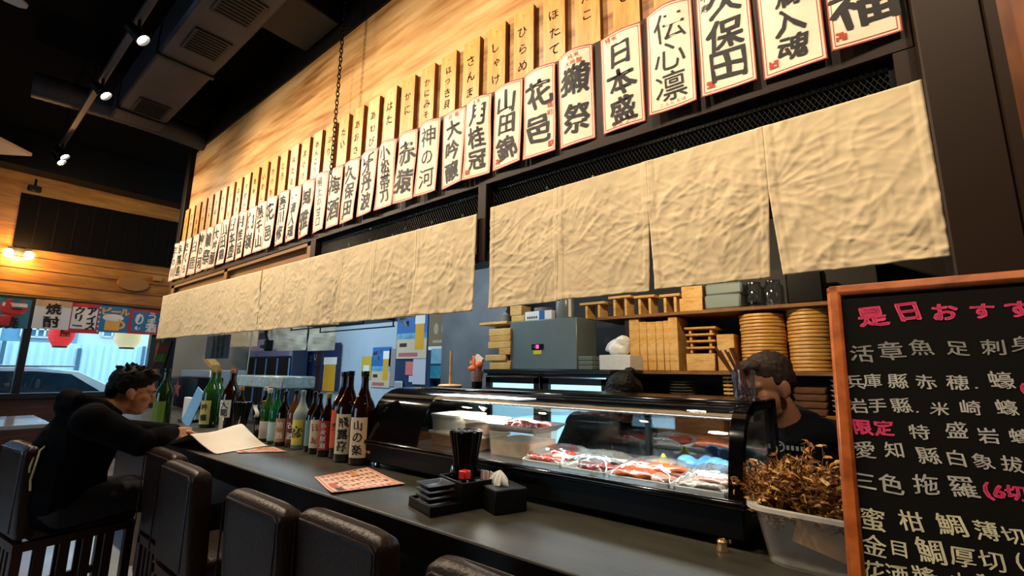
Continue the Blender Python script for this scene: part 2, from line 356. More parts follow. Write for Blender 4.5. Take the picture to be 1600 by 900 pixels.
# ------------------------------------------------------------------ expanded metal grilles above the noren
mesh_m = mat('grille_metal', '3A3833', .4, metal=.6)
for gi, (xa, xb, ex) in enumerate(((-2.90, -1.418, 'left of the middle post'), (-1.36, .10, 'right of the middle post'))):
    root = thing('expanded_metal_grille', 'black diamond mesh grille above the cloth curtain, ' + ex, 'grille', ((xa + xb) / 2, 1.55, 1.70), group='mesh grilles over the bar')
    g = MB(); z0, z1 = .15, .33; hh = z1 - z0; L = (xb - xa) / 2; px_ = .0145 if gi else .016
    run = hh * .55
    n = int((2 * L + run) / px_) + 1
    for k in range(n):
        for s in (1, -1):
            x0_ = -L - run + k * px_
            a = V((x0_, 0, z0)) if s > 0 else V((x0_ + run, 0, z0)); b = V((x0_ + run, 0, z1)) if s > 0 else V((x0_, 0, z1))
            # clip to the opening
            def cl(p, q, lim, sign):
                if (p.x - lim) * sign < 0 and (q.x - lim) * sign < 0: return None
                if (p.x - lim) * sign < 0: t = (lim - p.x) / (q.x - p.x); p = p.lerp(q, t)
                elif (q.x - lim) * sign < 0: t = (lim - q.x) / (p.x - q.x); q = q.lerp(p, t)
                return p, q
            r_ = cl(a, b, -L, 1)
            if r_: r_ = cl(*r_, L, -1)
            if r_ and (r_[0] - r_[1]).length > .004: g.tube([r_[0] + V((0, s * .001, 0)), r_[1] + V((0, s * .001, 0))], .0011, 4, 0, caps=False)
    g.build('lattice', mesh_m, root, sharp=0)
    f = MB()
    for a, b in (((-L, -.006, z1 - .012), (L, .006, z1)), ((-L, -.006, 0), (L, .006, .012)), ((-L, -.006, 0), (-L + .012, .006, z1)), ((L - .012, -.006, 0), (L, .006, z1))): f.bb(a, b)
    f.build('frame', black_paint, root)
    root2 = thing('string_light', 'string of tiny unlit glass bulbs behind the mesh grille, ' + ex, 'string light', ((xa + xb) / 2, 1.58, 1.90), group='string lights behind the grilles')
    b = MB(); wr = []
    for k in range(13):
        x = -L + .06 + (2 * L - .12) * k / 12; z = .02 + .05 * ((k * 37) % 5) / 5; wr.append((x, 0, z + .02)); b.ell((x, 0, z), (.006, .006, .011), 0, seg=8, rings=6)
    b.build('bulbs', mat('green_bulb', '8FBFA0', .1, coat=1, trans=.3), root2); MB().tube(wr, .0015, 5).build('wire', black_p, root2)

# ------------------------------------------------------------------ noren (split cloth curtains)
def ridge(p): return 1 - abs(noise.noise(p)) * 2
def noren(name, label, breaks, slits, zt, zb, res, seed):
    X0, X1 = breaks[0], breaks[-1]
    def ztop(x): return zt[0] + (zt[1] - zt[0]) * (x - X0) / (X1 - X0)
    def zbot(x): return zb[0] + (zb[1] - zb[0]) * (x - X0) / (X1 - X0)
    def disp(x, t, seam):
        z = t * .46; k = min(1, (1 - t) * 3 + .25)
        q = V((x * 3.2 + seed, z * 1.4, seed)); d = noise.noise(q) * .012 * k
        for j, (ang, fx, fz, amp) in enumerate(((.5, 5, 17, .0030), (-.45, 7, 20, .0030), (1.2, 6, 18, .0026), (-1.1, 10, 28, .0026), (.1, 12, 32, .0024), (.8, 15, 40, .0022), (-.8, 15, 40, .0022))):
            ca, sa_ = cos(ang), sin(ang); a_ = x * ca + z * sa_; b_ = -x * sa_ + z * ca
            wv = noise.noise(V((x * 4 + j * 7, z * 4, seed))) * .06
            n1 = noise.noise(V((a_ * fx + j * 11, (b_ + wv) * fz, seed + j)))
            msk = min(1, max(0, noise.noise(V((x * 4.5 - j * 5, z * 4.5, seed + 2 * j))) * 2 + .55))
            d += max(0, 1 - abs(n1) * 4.2) ** 1.3 * amp * msk * k * .85
        for s in breaks:
            e = abs(x - s)
            if e < .02: d += .0022
            elif e < .026: d -= .0008
            if s in slits:
                tz = (1 - slits[s][0]); dx, dz = x - s, z - tz * .46; rr = math.hypot(dx, dz)
                if rr < .34:
                    a = math.atan2(dz, dx); nn = noise.noise(V((a * 3.2, s * 3, seed))); d += .0026 * max(0, 1 - abs(nn) * 5) * (1 - rr / .34) * min(1, rr / .06)
        if t < .045: d += .0014
        return d
    m = MB(); H = .46
    for i in range(len(breaks) - 1):
        xa, xb = breaks[i], breaks[i + 1]; nu = max(6, int((xb - xa) / res)); nv = int(H / res)
        sa, sb = slits.get(xa), slits.get(xb)
        def fn(u, v):
            x = xa + (xb - xa) * u; z = zbot(x) + (ztop(x) - zbot(x)) * v; xx = x
            y = disp(x, v, breaks)
            if sa and v < 1 - sa[0] + 1e-6:
                o = (1 - v / (1 - sa[0])); wgt = max(0, 1 - u * 2.2); xx += sa[1] * o * wgt; y += .012 * o * wgt * sa[2]
            if sb and v < 1 - sb[0] + 1e-6:
                o = (1 - v / (1 - sb[0])); wgt = max(0, 1 - (1 - u) * 2.2); xx -= sb[1] * o * wgt; y -= .010 * o * wgt * sb[2]
            z += .004 * noise.noise(V((x * 6, 0, seed))) * (1 - v)
            return (xx, 1.485 - y, z)
        m.grid(fn, nu, nv)
    o = m.build(name, linen, None, sharp=0)
    o.data.polygons.foreach_set('use_smooth', [True] * len(o.data.polygons))
    sm = o.modifiers.new('cloth_thickness', 'SOLIDIFY'); sm.thickness = .0015
    tag(o, label, 'curtain', 'linen split curtains over the bar'); return o
S_ = lambda d, g, k=1: (d, g, k)
noren('noren_curtain', 'wide cream linen split curtain right of the middle post, above the fish case', [-1.318, -.956, -.587, -.219, .146], {-.956: S_(.62, .003), -.587: S_(.46, .014), -.219: S_(.46, .018)}, (1.896, 1.918), (1.437, 1.450), .0048, 3.1)
noren('noren_curtain', 'cream linen split curtain directly left of the middle post, four slits', [-3.592, -3.25, -2.892, -2.526, -2.184, -1.817, -1.403], {-2.892: S_(.42, .014, 3), -2.526: S_(.35, .018, 3), -1.817: S_(.45, .012, 3)}, (1.905, 1.884), (1.445, 1.433), .0072, 8.7)
noren('noren_curtain', 'cream linen curtain at the far left end of the bar front', [-6.0, -5.25, -4.85, -4.45, -4.05, -3.616], {-5.25: S_(.6, .002)}, (1.930, 1.905), (1.470, 1.446), .010, 5.2)

# ------------------------------------------------------------------ paper sake signs
SIGNS = ['芋の川', '赤霧島', 'さくら', '白鹿', '神の河', '獺祭', '大吟醸', '山田錦', '日本盛', '月桂冠', '白嶺', '黒千山', '花邑', '善川修', '一滴入魂', '風雅', '極上の甘口', '梅酒',
         '久保田', '牙丹波', '小松帯刀', '赤猿', '神の河', '大吟醸', '月桂冠', '山田錦', '花邑', '獺祭', '日本盛', '伝心凛', '久保田', '一滴入魂', '鯉福']
SX = [-5.935, -5.755, -5.560, -5.355, -5.160, -4.975, -4.795, -4.612, -4.418, -4.238, -4.060, -3.875, -3.700, -3.515, -3.335, -3.150, -2.965, -2.789, -2.608, -2.418,
      -2.236, -2.051, -1.869, -1.680, -1.513, -1.328, -1.148, -.964, -.765, -.573, -.391, -.206, -.028]
THIN = {3, 16, 22, 29}
for i, (s, x0) in enumerate(zip(SIGNS, SX)):
    r = random.Random(100 + i); w_ = .166 + r.uniform(-.003, .004); h_ = .412 + r.uniform(-.006, .006); z0 = 2.077 + r.uniform(-.004, .004)
    if i == 32: w_ = .156
    a1, a2, a3, a4 = r.uniform(-.25, 1) * .026, r.uniform(-.2, 1) * .026, r.uniform(.3, 1) * .022, r.uniform(-1, 1) * .004; tw = r.uniform(-.004, .004)
    def sf(u, v, off=0):
        b = a3 * sin(pi * u) * (v ** 1.5) + a1 * (1 - u) ** 2 * (1 - v) ** 1.5 + a2 * u ** 2 * (1 - v) ** 1.5 + a4 * sin(2 * pi * v) + .004 * sin(pi * u)
        return (w_ * u + tw * (v - .5), -.006 - b - off, h_ * v)
    m = MB(); m.grid(lambda u, v: sf(u, v), 14, 16, 0)
    def strip(u0, v0, u1, v1, off):
        nu = 10 if u1 - u0 > .3 else 1; nv = 10 if v1 - v0 > .3 else 1
        m.grid(lambda u, v: sf(u0 + (u1 - u0) * u, v0 + (v1 - v0) * v, off), nu, nv, 1)
    e, f = .018, .008
    for ins, th in ((0, .022), (.055, .013)):
        iv = ins * .45; tv = th * .45
        strip(ins, iv, ins + th, 1 - iv, .0008); strip(1 - ins - th, iv, 1 - ins, 1 - iv, .0008)
        strip(ins, iv, 1 - ins, iv + tv, .0009); strip(ins, 1 - iv - tv, 1 - ins, 1 - iv, .0009)
    fn = lambda a, b: sf(.5 + a / w_, .5 + b / h_, .0018)
    n = len(s); span = .35 if n > 2 else .33; sz = min(.142, span / n * 1.02)
    small = i in (25, 27, 28, 29)
    oy = -.012 if i in (27, 28, 23) else 0
    for k, ch in enumerate(s):
        yy = (n - 1) / 2 - k
        m.text(ch, fn, 2, sz * (1.0 if ch not in 'のさくら' else .85), (r.uniform(-.004, .004), yy * span / n + oy), bold=(.006 if i in THIN else .021), wild=(.3 if i in THIN else 1), r=r)
    if i in (27,): 
        for k, ch in enumerate('純米'): m.text(ch, fn, 1, .026, (-.013 + .028 * k, .178), .01, .4, r)
        for k, ch in enumerate('大吟醸'): m.text(ch, fn, 1, .026, (-.028 + .028 * k, .148), .01, .4, r)
    if i == 28:
        for k, ch in enumerate('特米'): m.text(ch, fn, 1, .026, (-.05 + .028 * k, .180), .01, .4, r)
        for k, ch in enumerate('おはよう'): m.text(ch, fn, 1, .018, (-.035 + .026 * k, -.184), .004, .3, r)
    if i == 29:
        for k, ch in enumerate('こんにちは'): m.text(ch, fn, 1, .016, (-.036 + .019 * k, -.182), .004, .3, r)
    if i == 26:
        for k, ch in enumerate('雄町'): m.text(ch, fn, 1, .028, (.058, .01 - .035 * k), .008, .4, r)
    if i == 24:
        for k, ch in enumerate('清酒'): m.text(ch, fn, 2, .02, (-.012 + .026 * k, .180), .006, .4, r)
    if i == 23:
        for k, ch in enumerate('白鶴'): m.text(ch, fn, 1, .028, (-.02 + .046 * k, .176), .008, .4, r)
    if i == 18 or i == 30:
        for k, ch in enumerate('千寿'): m.text(ch, fn, 2, .034, (-.055, .165 - .04 * k), .006, .6, r)
    if i in (18, 24, 25, 26, 30, 31, 32, 14, 15):   # seal
        cx_, cy_ = (-.052, -.168) if i != 26 else (.06, -.168); q = .013
        for a in range(4):
            for b in range(4):
                if (a * 3 + b * 5 + i) % 7: 
                    u0 = .5 + (cx_ - q + a * q / 2) / w_; v0 = .5 + (cy_ - q + b * q / 2) / h_
                    m.add([sf(u0, v0, .0018), sf(u0 + q * .47 / w_, v0, .0018), sf(u0 + q * .47 / w_, v0 + q * .47 / h_, .0018), sf(u0, v0 + q * .47 / h_, .0018)], [(0, 1, 2, 3)], 1)
    k = i - 16
    nm = ('%s paper sign right of the hanging chain' % ORD[k]) if k > 0 else ('%s paper sign left of the hanging chain' % ORD[1 - k])
    extra = {17: ', two bold characters', 26: ', bold brushwork with small red side note', 27: ', small red writing on top', 28: ', three heavy characters and small red footnote', 29: ', thin grey brushwork', 30: ', red seal at lower left', 31: ', red seal at lower left', 32: ', the rightmost and largest looking', 0: ', the smallest at the far end', 16: ', thin printed characters', 22: ', thin characters with a round kana'}.get(i, ', black brush characters in a red border' if len(s) == 3 else ', %s brushed characters in a red border' % ('two' if len(s) == 2 else 'four'))
    o = m.build('paper_sign', [paper, red_ink, ink], None, sharp=60); tag(o, 'cream ' + nm + extra, 'sign', 'paper signs along the bar front', loc=(x0, 1.513, z0))

# ------------------------------------------------------------------ wooden fish-name planks
WORDS = {0: 'ひらめ', 1: 'ほたて', 2: 'たこ', 3: 'えび', 4: 'うに', 5: 'はも', 6: 'あじ', -1: 'しゃけ', -2: 'さんま', -3: 'ほっき貝', -4: 'かにみそ', -5: 'かに', -6: 'はた', -7: 'あわび', -8: 'あおさ', -9: 'たい', -10: 'ぶり', -11: 'あんこう', -12: 'まぐろ',
         -13: 'ほたる', -14: 'とろ', -15: 'かつお', -16: 'いわし', -17: 'あゆ', -18: 'すずき', -19: 'はまち', -20: 'いくら', -21: 'たら', -22: 'さば', -23: 'こち', -24: 'いか', -25: 'うなぎ', -26: 'きす', -27: 'ふぐ'}
for k in range(-27, 7):
    r = random.Random(300 + k); xr = -1.127 + .1715 * k; w_ = .118 + r.uniform(-.004, .004); h_ = .5 + r.uniform(-.003, .003); t = .026
    m = MB(); m.box((0, 0, h_ / 2), (w_, t, h_), 0, .0015)
    for fi in range(len(m.f)):      # side faces coloured darker, the shade of the unlit edges
        q = [m.v[j] for j in m.f[fi]]
        if all(p[0] > w_ / 2 - 1e-4 for p in q) or all(p[0] < -w_ / 2 + 1e-4 for p in q): m.m[fi] = 2
    fn = lambda a, b: (a, -t / 2 - .0008, h_ * .5 + b)
    wd = WORDS[k]; n = len(wd); st = min(.09, .27 / n)
    for j, ch in enumerate(wd): m.text(ch, fn, 1, .062 if n < 4 else .054, (r.uniform(-.004, .004), .150 - st * j - (.02 if n < 4 else 0)), .012, .9, r)
    m.lathe([(.0035, 0), (0, .0008)], (0, 0, 0), 8, 1, M4.Translation((0, -t / 2, h_ - .035)) @ M4.Rotation(pi / 2, 4, 'X'))
    pos = ('%s wooden plank left of the hanging chain' % ORD[-9 - k]) if k <= -10 else ('%s wooden plank right of the hanging chain' % ORD[k + 10])
    o = m.build('wooden_plank', [plank_wood2 if r.random() < .4 else plank_wood, mat('brush_brown', '3A2312', .7), plank_side_shade], None)
    tag(o, 'upright ' + pos + ', handwritten fish name', 'menu plank', 'wooden menu planks on the bar front', loc=(xr - w_ / 2, 1.5585, 2.885 - h_))

# ------------------------------------------------------------------ hanging chain
m = MB(); zc = 2.44; k = 0; a, b = .0125, .0105
while zc < 3.94:
    path = []
    for j in range(12):
        t = 2 * pi * j / 12; x = b * cos(t); z = (a + .008) * sin(t)
        path.append((x, 0, z) if k % 2 == 0 else (0, x, z))
    m.tube([V(p) + V((0, 0, zc - 2.44)) for p in path], .0036, 6, 0, closed=True, caps=False); zc += .0325; k += 1
m.tube([(0, 0, -.015), (0, .02, -.04), (0, .055, -.045)], .004, 6)
tag(m.build('hanging_chain', mat('chain_iron', '1A1612', .4, metal=.8), None, sharp=0), 'black iron chain hanging from the ceiling in front of the signs', 'chain', loc=(-2.69, 1.46, 2.44))
# ------------------------------------------------------------------ counter
CT = .77
cn = thing('bar_counter', 'long dark stone-topped bar counter running the length of the room', 'counter', (-2.3, 1.4, 0))
MB().bb((-3.55, -.523, .70), (3.5, .37, CT), 0, .004).build('counter_top', stone, cn)
MB().bb((-3.55, -.527, .69), (3.5, -.5225, CT - .004)).build('counter_edge', black_p, cn)
MB().bb((-3.5, -.15, 0), (3.45, .34, .70)).build('counter_base', dkwood, cn)

# ------------------------------------------------------------------ chilled fish display case
case = thing('sushi_display_case', 'black chilled glass display case of raw fish standing on the bar counter', 'display case', (-1.05, 1.48, CT))
gloss_blk = mat('gloss_black', '060607', .10, coat=.25, spec=.35)
def cx_(x): return x + 1.05
def prof(d=0.): return [(1.231 + d, .872), (1.246 + d * .98, .93), (1.266 + d * .95, .985), (1.288 + d * .85, 1.03 - d * .3), (1.318 + d * .6, 1.062 - d * .7), (1.36 + d * .3, 1.083 - d * .9), (1.41, 1.092 - d)]
def cy(p): return (p[0] - 1.48, p[1] - CT)
X0, X1 = -1.795, -.292
m = MB(); m.bb((cx_(X0), -.249, .018), (cx_(X1), .25, .092), 0, .006); m.build('base', black_p, case)
for x in (-1.74, -1.05, -.345):
    for y in (-.215, .2): MB().lathe([(.012, 0), (.015, .004), (.013, .014), (.017, .018)], (cx_(x), y, 0), 14).build('foot', chrome, case)
m = MB(); m.tube([(cx_(X0), -.250, .098), (cx_(X1), -.250, .098)], .011, 12, 0); m.build('front_rail', gloss_blk, case)
m = MB(); m.bb((cx_(X0), -.205, .092), (cx_(X1), .24, .098)); m.build('deck', steel, case)
# end cabinet with black front panel
pr = [cy(p) for p in prof()] + [cy((1.73, 1.092)), cy((1.73, .862)), cy((1.231, .862))]
TYZ = lambda x: M4(((0, 0, 1, x), (1, 0, 0, 0), (0, 1, 0, 0), (0, 0, 0, 1)))
m = MB(); m.prism(pr, .16, 0, TYZ(cx_(X0))); m.build('end_cabinet', gloss_blk, case, sharp=50)
def shell(xa, xb, d0, d1, name, mt, hi=7):
    a = prof(d0)[:hi]; b = prof(d1)[:hi]; poly = [cy(p) for p in a] + [cy(p) for p in reversed(b)]
    return MB().prism(poly, xb - xa, 0, TYZ(cx_(xa))).build(name, mt, case, sharp=50)
shell(X0 + .16, -1.455, 0, .006, 'black_front_panel', gloss_blk)
case_glass = glass('case_glass', (.95, .98, .98), .06, .01)
shell(-1.455, -.325, 0, .005, 'curved_front_glass', case_glass)
shell(-.325, X1, -.002, .028, 'right_frame', gloss_blk)
m = MB(); m.bb((cx_(X1) - .026, .20, .092), (cx_(X1), .25, .322)); m.bb((cx_(X1) - .026, -.08, .300), (cx_(X1), .25, .322)); m.build('rear_post', black_p, case)
pr2 = [cy(p) for p in prof(.02)] + [cy((1.68, 1.072)), cy((1.68, .872))]
m = MB(); m.prism(pr2, .004, 0, TYZ(cx_(X1) - .012)); m.build('side_glass', case_glass, case, sharp=0)
m = MB(); m.bb((cx_(X0) + .16, -.075, .312), (cx_(X1), .25, .326), 0, .004); m.tube([(cx_(X0) + .14, -.075, .318), (cx_(X1), -.075, .318)], .012, 12, 0); m.build('top_plate', gloss_blk, case)
m = MB(); m.bb((cx_(-1.62), -.06, .278), (cx_(-.33), .06, .300), 0, .004); m.build('light_housing', mat('housing_bronze', '5A4B38', .25, metal=.6), case)
m = MB()
for k in range(60): x = cx_(-1.60) + k * .021; m.bb((x, .065, .262), (x + .012, .10, .308))
m.bb((cx_(-1.62), .10, .258), (cx_(-.33), .2, .311)); m.build('evaporator', mat('evaporator', '9C9484', .4, metal=.3), case)
MB().bb((cx_(-1.55), -.03, .2745), (cx_(-.36), .03, .2775)).build('light_tube', mat('case_led', (.85, .95, 1), .5, emit=5), case)
area('case_area_light', (-.95, 1.45, 1.04), (-.95, 1.42, .8), 5.0, 1.25, (.93, .97, 1), .05)
area('case_area_light', (-1.30, 1.44, 1.04), (-1.32, 1.42, .8), 2.2, .4, (1, .92, .78), .05)  # extra fill added to lift the tubs at the left of the case
mirr = mat('sliding_glass', (.82, .9, .92), .03, metal=1)
m = MB(); m.bb((cx_(-1.62), .215, .098), (cx_(-.70), .219, .31)); m.build('sliding_door', case_glass, case, sharp=0)
m = MB(); m.bb((cx_(-.72), .224, .098), (cx_(X1) - .026, .228, .31)); m.build('sliding_door', glass('sliding_glass_bright', (.9, .96, .97), .3, .02), case, sharp=0)
m = MB(); m.bb((cx_(-.72), .21, .098), (cx_(-.705), .232, .31)); m.build('door_stile', steel_dk, case)
m = MB()      # tiny maker plate with two lights
m.bb((cx_(-1.79), -.2495, .048), (cx_(-1.735), -.2475, .066), 0); m.bb((cx_(-1.785), -.2505, .052), (cx_(-1.770), -.2485, .062), 1); m.bb((cx_(-1.765), -.2505, .052), (cx_(-1.75), -.2485, .062), 1)
m.build('indicator_plate', [black_p, mat('dial_amber', 'C07A40', .4)], case)

# fish and tubs in the case (rest on the deck)
DK = CT + .0985
tray_w = mat('white_tray', 'DAD9D0', .35); film = glass('cling_film', (1, 1, 1), .25, .08)
def fish_tray(x, y, w_, d, rz, label, slabs):
    t = thing('fish_tray', label, 'fish tray', (x, y, DK), rz, 'trays of fish in the case')
    m = MB(); m.bb((-w_ / 2, -d / 2, 0), (w_ / 2, d / 2, .004), 0); 
    for a, b in (((-w_ / 2, -d / 2, 0), (w_ / 2, -d / 2 + .006, .018)), ((-w_ / 2, d / 2 - .006, 0), (w_ / 2, d / 2, .018)), ((-w_ / 2, -d / 2, 0), (-w_ / 2 + .006, d / 2, .018)), ((w_ / 2 - .006, -d / 2, 0), (w_ / 2, d / 2, .018))): m.bb(a, b, 0, .002)
    m.build('tray', tray_w, t)
    for i, (sx, sy, l, wd, h, ang, mt) in enumerate(slabs):
        r = random.Random(i * 7 + int(x * 1000)); m = MB()
        def fn(u, v):
            a = (u - .5) * 2; ang2 = 2 * pi * v; k = max(.0, 1 - abs(a) ** 5) ** .5 * (1 - .35 * a)
            q = V((a * l / 2, cos(ang2) * wd / 2 * k, .5 * h + sin(ang2) * h * .5 * k * .8))
            n_ = noise.noise_vector(q * 28 + V((i, x * 9, 0))) * .012
            return q + V((n_.x, n_.y, abs(n_.z)))
        m.grid(fn, 18, 14, 0, M4.Translation((sx, sy, .005)) @ M4.Rotation(ang, 4, 'Z')); m.build('fish_fillet', mt, t, sharp=0).data.polygons.foreach_set('use_smooth', [True] * (18 * 14))
    m = MB(); m.grid(lambda u, v: ((u - .5) * w_ * .98, (v - .5) * d * .98, .019 + .034 * max(0, (1 - (2 * u - 1) ** 4) * (1 - (2 * v - 1) ** 4)) ** .6 + .004 * noise.noise(V((u * 14 * w_ / .15, v * 14, x * 7)))), 36, 36)
    o = m.build('cling_wrap', film, t, sharp=0); o.data.polygons.foreach_set('use_smooth', [True] * 1296); return t
salmon = mat('salmon_flesh', 'E0672A', .25, var=.2, vscale=18, stretch=(1, 4, 1), coat=.4); tuna = mat('tuna_flesh', 'A03328', .25, var=.3, vscale=15, coat=.4)
pinkf = mat('pink_flesh', 'D9A08A', .25, var=.2, vscale=14, coat=.4); whitef = mat('white_fish', 'D8C8B4', .25, var=.15, vscale=14, coat=.4); redf = mat('bright_red_flesh', 'D8472C', .25, var=.2, vscale=16, coat=.4)
skin_f = mat('silver_fish_skin', '8E9296', .2, metal=.5, var=.3, vscale=10)
FZS = .55
fish_tray(-.905, 1.40, .155, .235, 0, 'white tray with bright red fillet and pale fish, beside the octopus tub', [(-.01, -.06, .13, 0.068, 0.019, .4, redf), (.02, .03, .14, 0.068, 0.015, .2, whitef), (-.03, .08, .1, 0.054, 0.015, -.2, redf)])
fish_tray(-.742, 1.385, .150, .235, 0, 'white tray with dark red and silver-skinned fish, second from the octopus tub', [(.02, -.05, .12, 0.074, 0.022, .7, tuna), (-.02, .03, .14, 0.068, 0.017, .5, skin_f), (.02, .085, .12, 0.054, 0.013, .1, whitef)])
fish_tray(-.563, 1.375, .176, .235, 0, 'white tray with large orange salmon fillets in the middle of the case', [(-.03, -.06, .12, 0.095, 0.026, .4, salmon), (.0, .04, .16, 0.095, 0.030, .5, salmon), (.055, -.05, .09, 0.068, 0.015, .2, pinkf), (.05, .06, .08, 0.054, 0.013, .6, pinkf)])
fish_tray(-.399, 1.37, .128, .235, 0, 'white tray of pale beige fish at the right end of the case', [(-.01, -.06, .12, 0.081, 0.018, .1, whitef), (.0, .01, .12, 0.068, 0.017, .2, pinkf), (.0, .07, .12, 0.068, 0.015, -.1, whitef)])
def rrect(w_, d, r, n=5):
    out = []
    for cx0, cy0, a0 in ((w_ / 2 - r, d / 2 - r, 0), (-w_ / 2 + r, d / 2 - r, pi / 2), (-w_ / 2 + r, -d / 2 + r, pi), (w_ / 2 - r, -d / 2 + r, 1.5 * pi)):
        for k in range(n + 1): a = a0 + pi / 2 * k / n; out.append((cx0 + r * cos(a), cy0 + r * sin(a)))
    return out
def loft(m, rings, mi=0, cap0=True, cap1=True):
    n = len(rings[0][0]); vs = []; fs = []
    for poly, z in rings: vs += [(x, y, z) for x, y in poly]
    for i in range(len(rings) - 1):
        for k in range(n): k2 = (k + 1) % n; fs.append((i * n + k, i * n + k2, (i + 1) * n + k2, (i + 1) * n + k))
    if cap0: fs.append(tuple(range(n))[::-1])
    if cap1: fs.append(tuple((len(rings) - 1) * n + k for k in range(n)))
    return m.add(vs, fs, mi)
translu = milky('translucent_plastic', 'E4D8C0', .20, .25)
def tub(name, label, x, y, z, w_, d, h, rz, body_m, fill=None, fill_h=.6, lid=None, group=None, cat='container'):
    t = thing(name, label, cat, (x, y, z), rz, group); m = MB()
    loft(m, [(rrect(w_ * .9, d * .9, .02), 0), (rrect(w_ * .97, d * .97, .025), h * .95), (rrect(w_, d, .028), h * .95), (rrect(w_, d, .028), h), (rrect(w_ * .95, d * .95, .024), h), (rrect(w_ * .88, d * .88, .018), .004)], 0)
    m.build('tub_body', body_m, t)
    if fill:
        m = MB(); loft(m, [(rrect(w_ * .86, d * .86, .017), .005), (rrect(w_ * .86 + (w_ * .07) * fill_h, d * .86 + d * .07 * fill_h, .02), h * fill_h)], 0); m.build('contents', fill, t)
    if lid:
        m = MB(); loft(m, [(rrect(w_ * 1.02, d * 1.02, .03), h + .0005), (rrect(w_ * 1.02, d * 1.02, .03), h + .008), (rrect(w_ * .9, d * .9, .024), h + .010)], 0); m.build('lid', lid, t)
    return t
sauce = mat('orange_sauce', 'B4612C', .4, var=.2, vscale=20); lid_m = mat('milky_lid', 'DAD4C4', .4)
tub('sauce_tub', 'clear tub of orange-brown marinade under a milky lid, bottom of the case stack', -1.375, 1.44, DK, .30, .20, .050, 0, translu, sauce, .9, lid_m)
tub('white_tub', 'cream white lidded tub stacked on the orange marinade tub', -1.435, 1.44, DK + .0605, .17, .19, .058, 0, lid_m, None, 0, lid_m)
tub('sauce_tub', 'smaller clear tub of reddish marinade beside the cream tub on the stack', -1.270, 1.44, DK + .0605, .13, .18, .050, 0, translu, mat('red_sauce', 'A85238', .4, var=.3, vscale=25), .75, lid_m)
tub('plastic_box', 'clear plastic box of pale seafood in liquid under the octopus tray', -1.085, 1.43, DK, .205, .20, .088, 0, translu, mat('pale_seafood', 'BE8E66', .35, var=.4, vscale=30), .62)
t = thing('octopus_tray', 'steel tray of dark red octopus on top of the clear plastic box', 'tray', (-1.075, 1.43, DK + .089))
m = MB(); loft(m, [(rrect(.19, .16, .02), 0), (rrect(.25, .205, .03), .022), (rrect(.25, .205, .03), .025), (rrect(.235, .19, .028), .023), (rrect(.18, .15, .02), .004)]); m.build('tray', steel, t)
m = MB(); r = random.Random(4)
for k in range(9): m.ell((r.uniform(-.075, .075), r.uniform(-.055, .055), .016), (r.uniform(.02, .035), .018, .018), 0, rot=Euler((r.uniform(-1, 1), 0, r.uniform(0, 3))).to_matrix())
for k in range(6):
    a = r.uniform(0, 6.28); m.tube([(cos(a + j * .5) * (.02 + j * .008), sin(a + j * .5) * (.015 + j * .006), .034 - j * .001) for j in range(7)], [.010 - j * .001 for j in range(7)], 8)
remesh(m, 'octopus', mat('octopus', '7A2E26', .25, var=.4, vscale=40, coat=.5), t, .004, 2)
t = thing('garnish_tub', 'small plate of yellow garnish at the back of the case', 'garnish', (-.62, 1.60, DK)); MB().lathe([(0, 0), (.03, 0), (.04, .01), (.037, .012), (0, .004)]).build('dish', tray_w, t)
m = MB(); m.lathe([(.022, .005), (.012, .02), (.004, .035), (0, .036)]); m.build('yellow_garnish', mat('yellow_garnish', 'D8C24A', .5), t)
m = MB(); r = random.Random(9)
for k in range(10): m.ell((r.uniform(-.07, .07), r.uniform(-.03, .03), .018 + r.uniform(0, .014)), (.03, .022, .018), 0, rot=Euler((r.uniform(-1, 1), r.uniform(-.4, .4), r.uniform(0, 3))).to_matrix())
o = remesh(m, 'blue_reflection_lump', mat('blue_film', '5E9AC8', .25, var=.2, vscale=20), None, .004, 2); tag(o, 'added crumpled blue film behind the beige fish, standing in for a reflection', 'bag', loc=(-.475, 1.575, DK))  # blue lump added in place of the bluish reflection in the rear glass

# things on top of the case
CTOP = CT + .3262
t = thing('chopstick_glass', 'clear tumbler holding brown chopsticks on the right corner of the case', 'glass', (-.318, 1.44, CTOP + .0005))
m = MB(); m.lathe([(0, 0), (.024, 0), (.0265, .006), (.0315, .085), (.0295, .085), (.025, .010), (0, .010)], seg=24); m.build('tumbler', glass('tumbler_glass', (.93, .96, .97), .25), t)
r = random.Random(5)
for k in range(9):
    a = r.uniform(-.5, .5); q = V((-.030 + r.uniform(-.03, .022) - .01, r.uniform(-.012, .012), .142 + r.uniform(-.012, .006))); p0 = V((.012 + r.uniform(-.006, .006), r.uniform(-.01, .01), .012))
    o = MB().tube([p0, q], [.0022, .0034], 6).build('chopstick', mat('chopstick_brown', '5C3219', .4), None); tag(o, 'brown chopstick leaning in the tumbler on the case', 'chopstick', 'brown chopsticks in the tumbler', loc=(-.318, 1.44, CTOP + .001))
t = thing('sweets_jar', 'small clear jar with orange and white wrapped bits standing on the case', 'jar', (-1.41, 1.52, CTOP + .0005))
MB().lathe([(0, 0), (.022, 0), (.024, .018), (.024, .03), (0, .03)]).build('jar_base', black_p, t)
MB().lathe([(.024, .03), (.028, .05), (.030, .075), (0, .075)], seg=20).build('jar_body', mat('jar_pink', '9A7F7A', .3, var=.3, vscale=60), t)
m = MB(); r = random.Random(2)
for a, l, tilt in ((2.4, .06, .8), (2.9, .075, .9), (.4, .04, .3), (3.3, .05, .4)): m.box((cos(a) * .02, -.005, .085 + l * .25), (.018, .010, l), 0, .003, None, a)
m.ell((.02, -.01, .10), (.017, .015, .017)); m.ell((-.02, -.012, .085), (.022, .012, .014)); m.build('orange_wrapper', mat('orange_wrap', 'D5652B', .5), t)
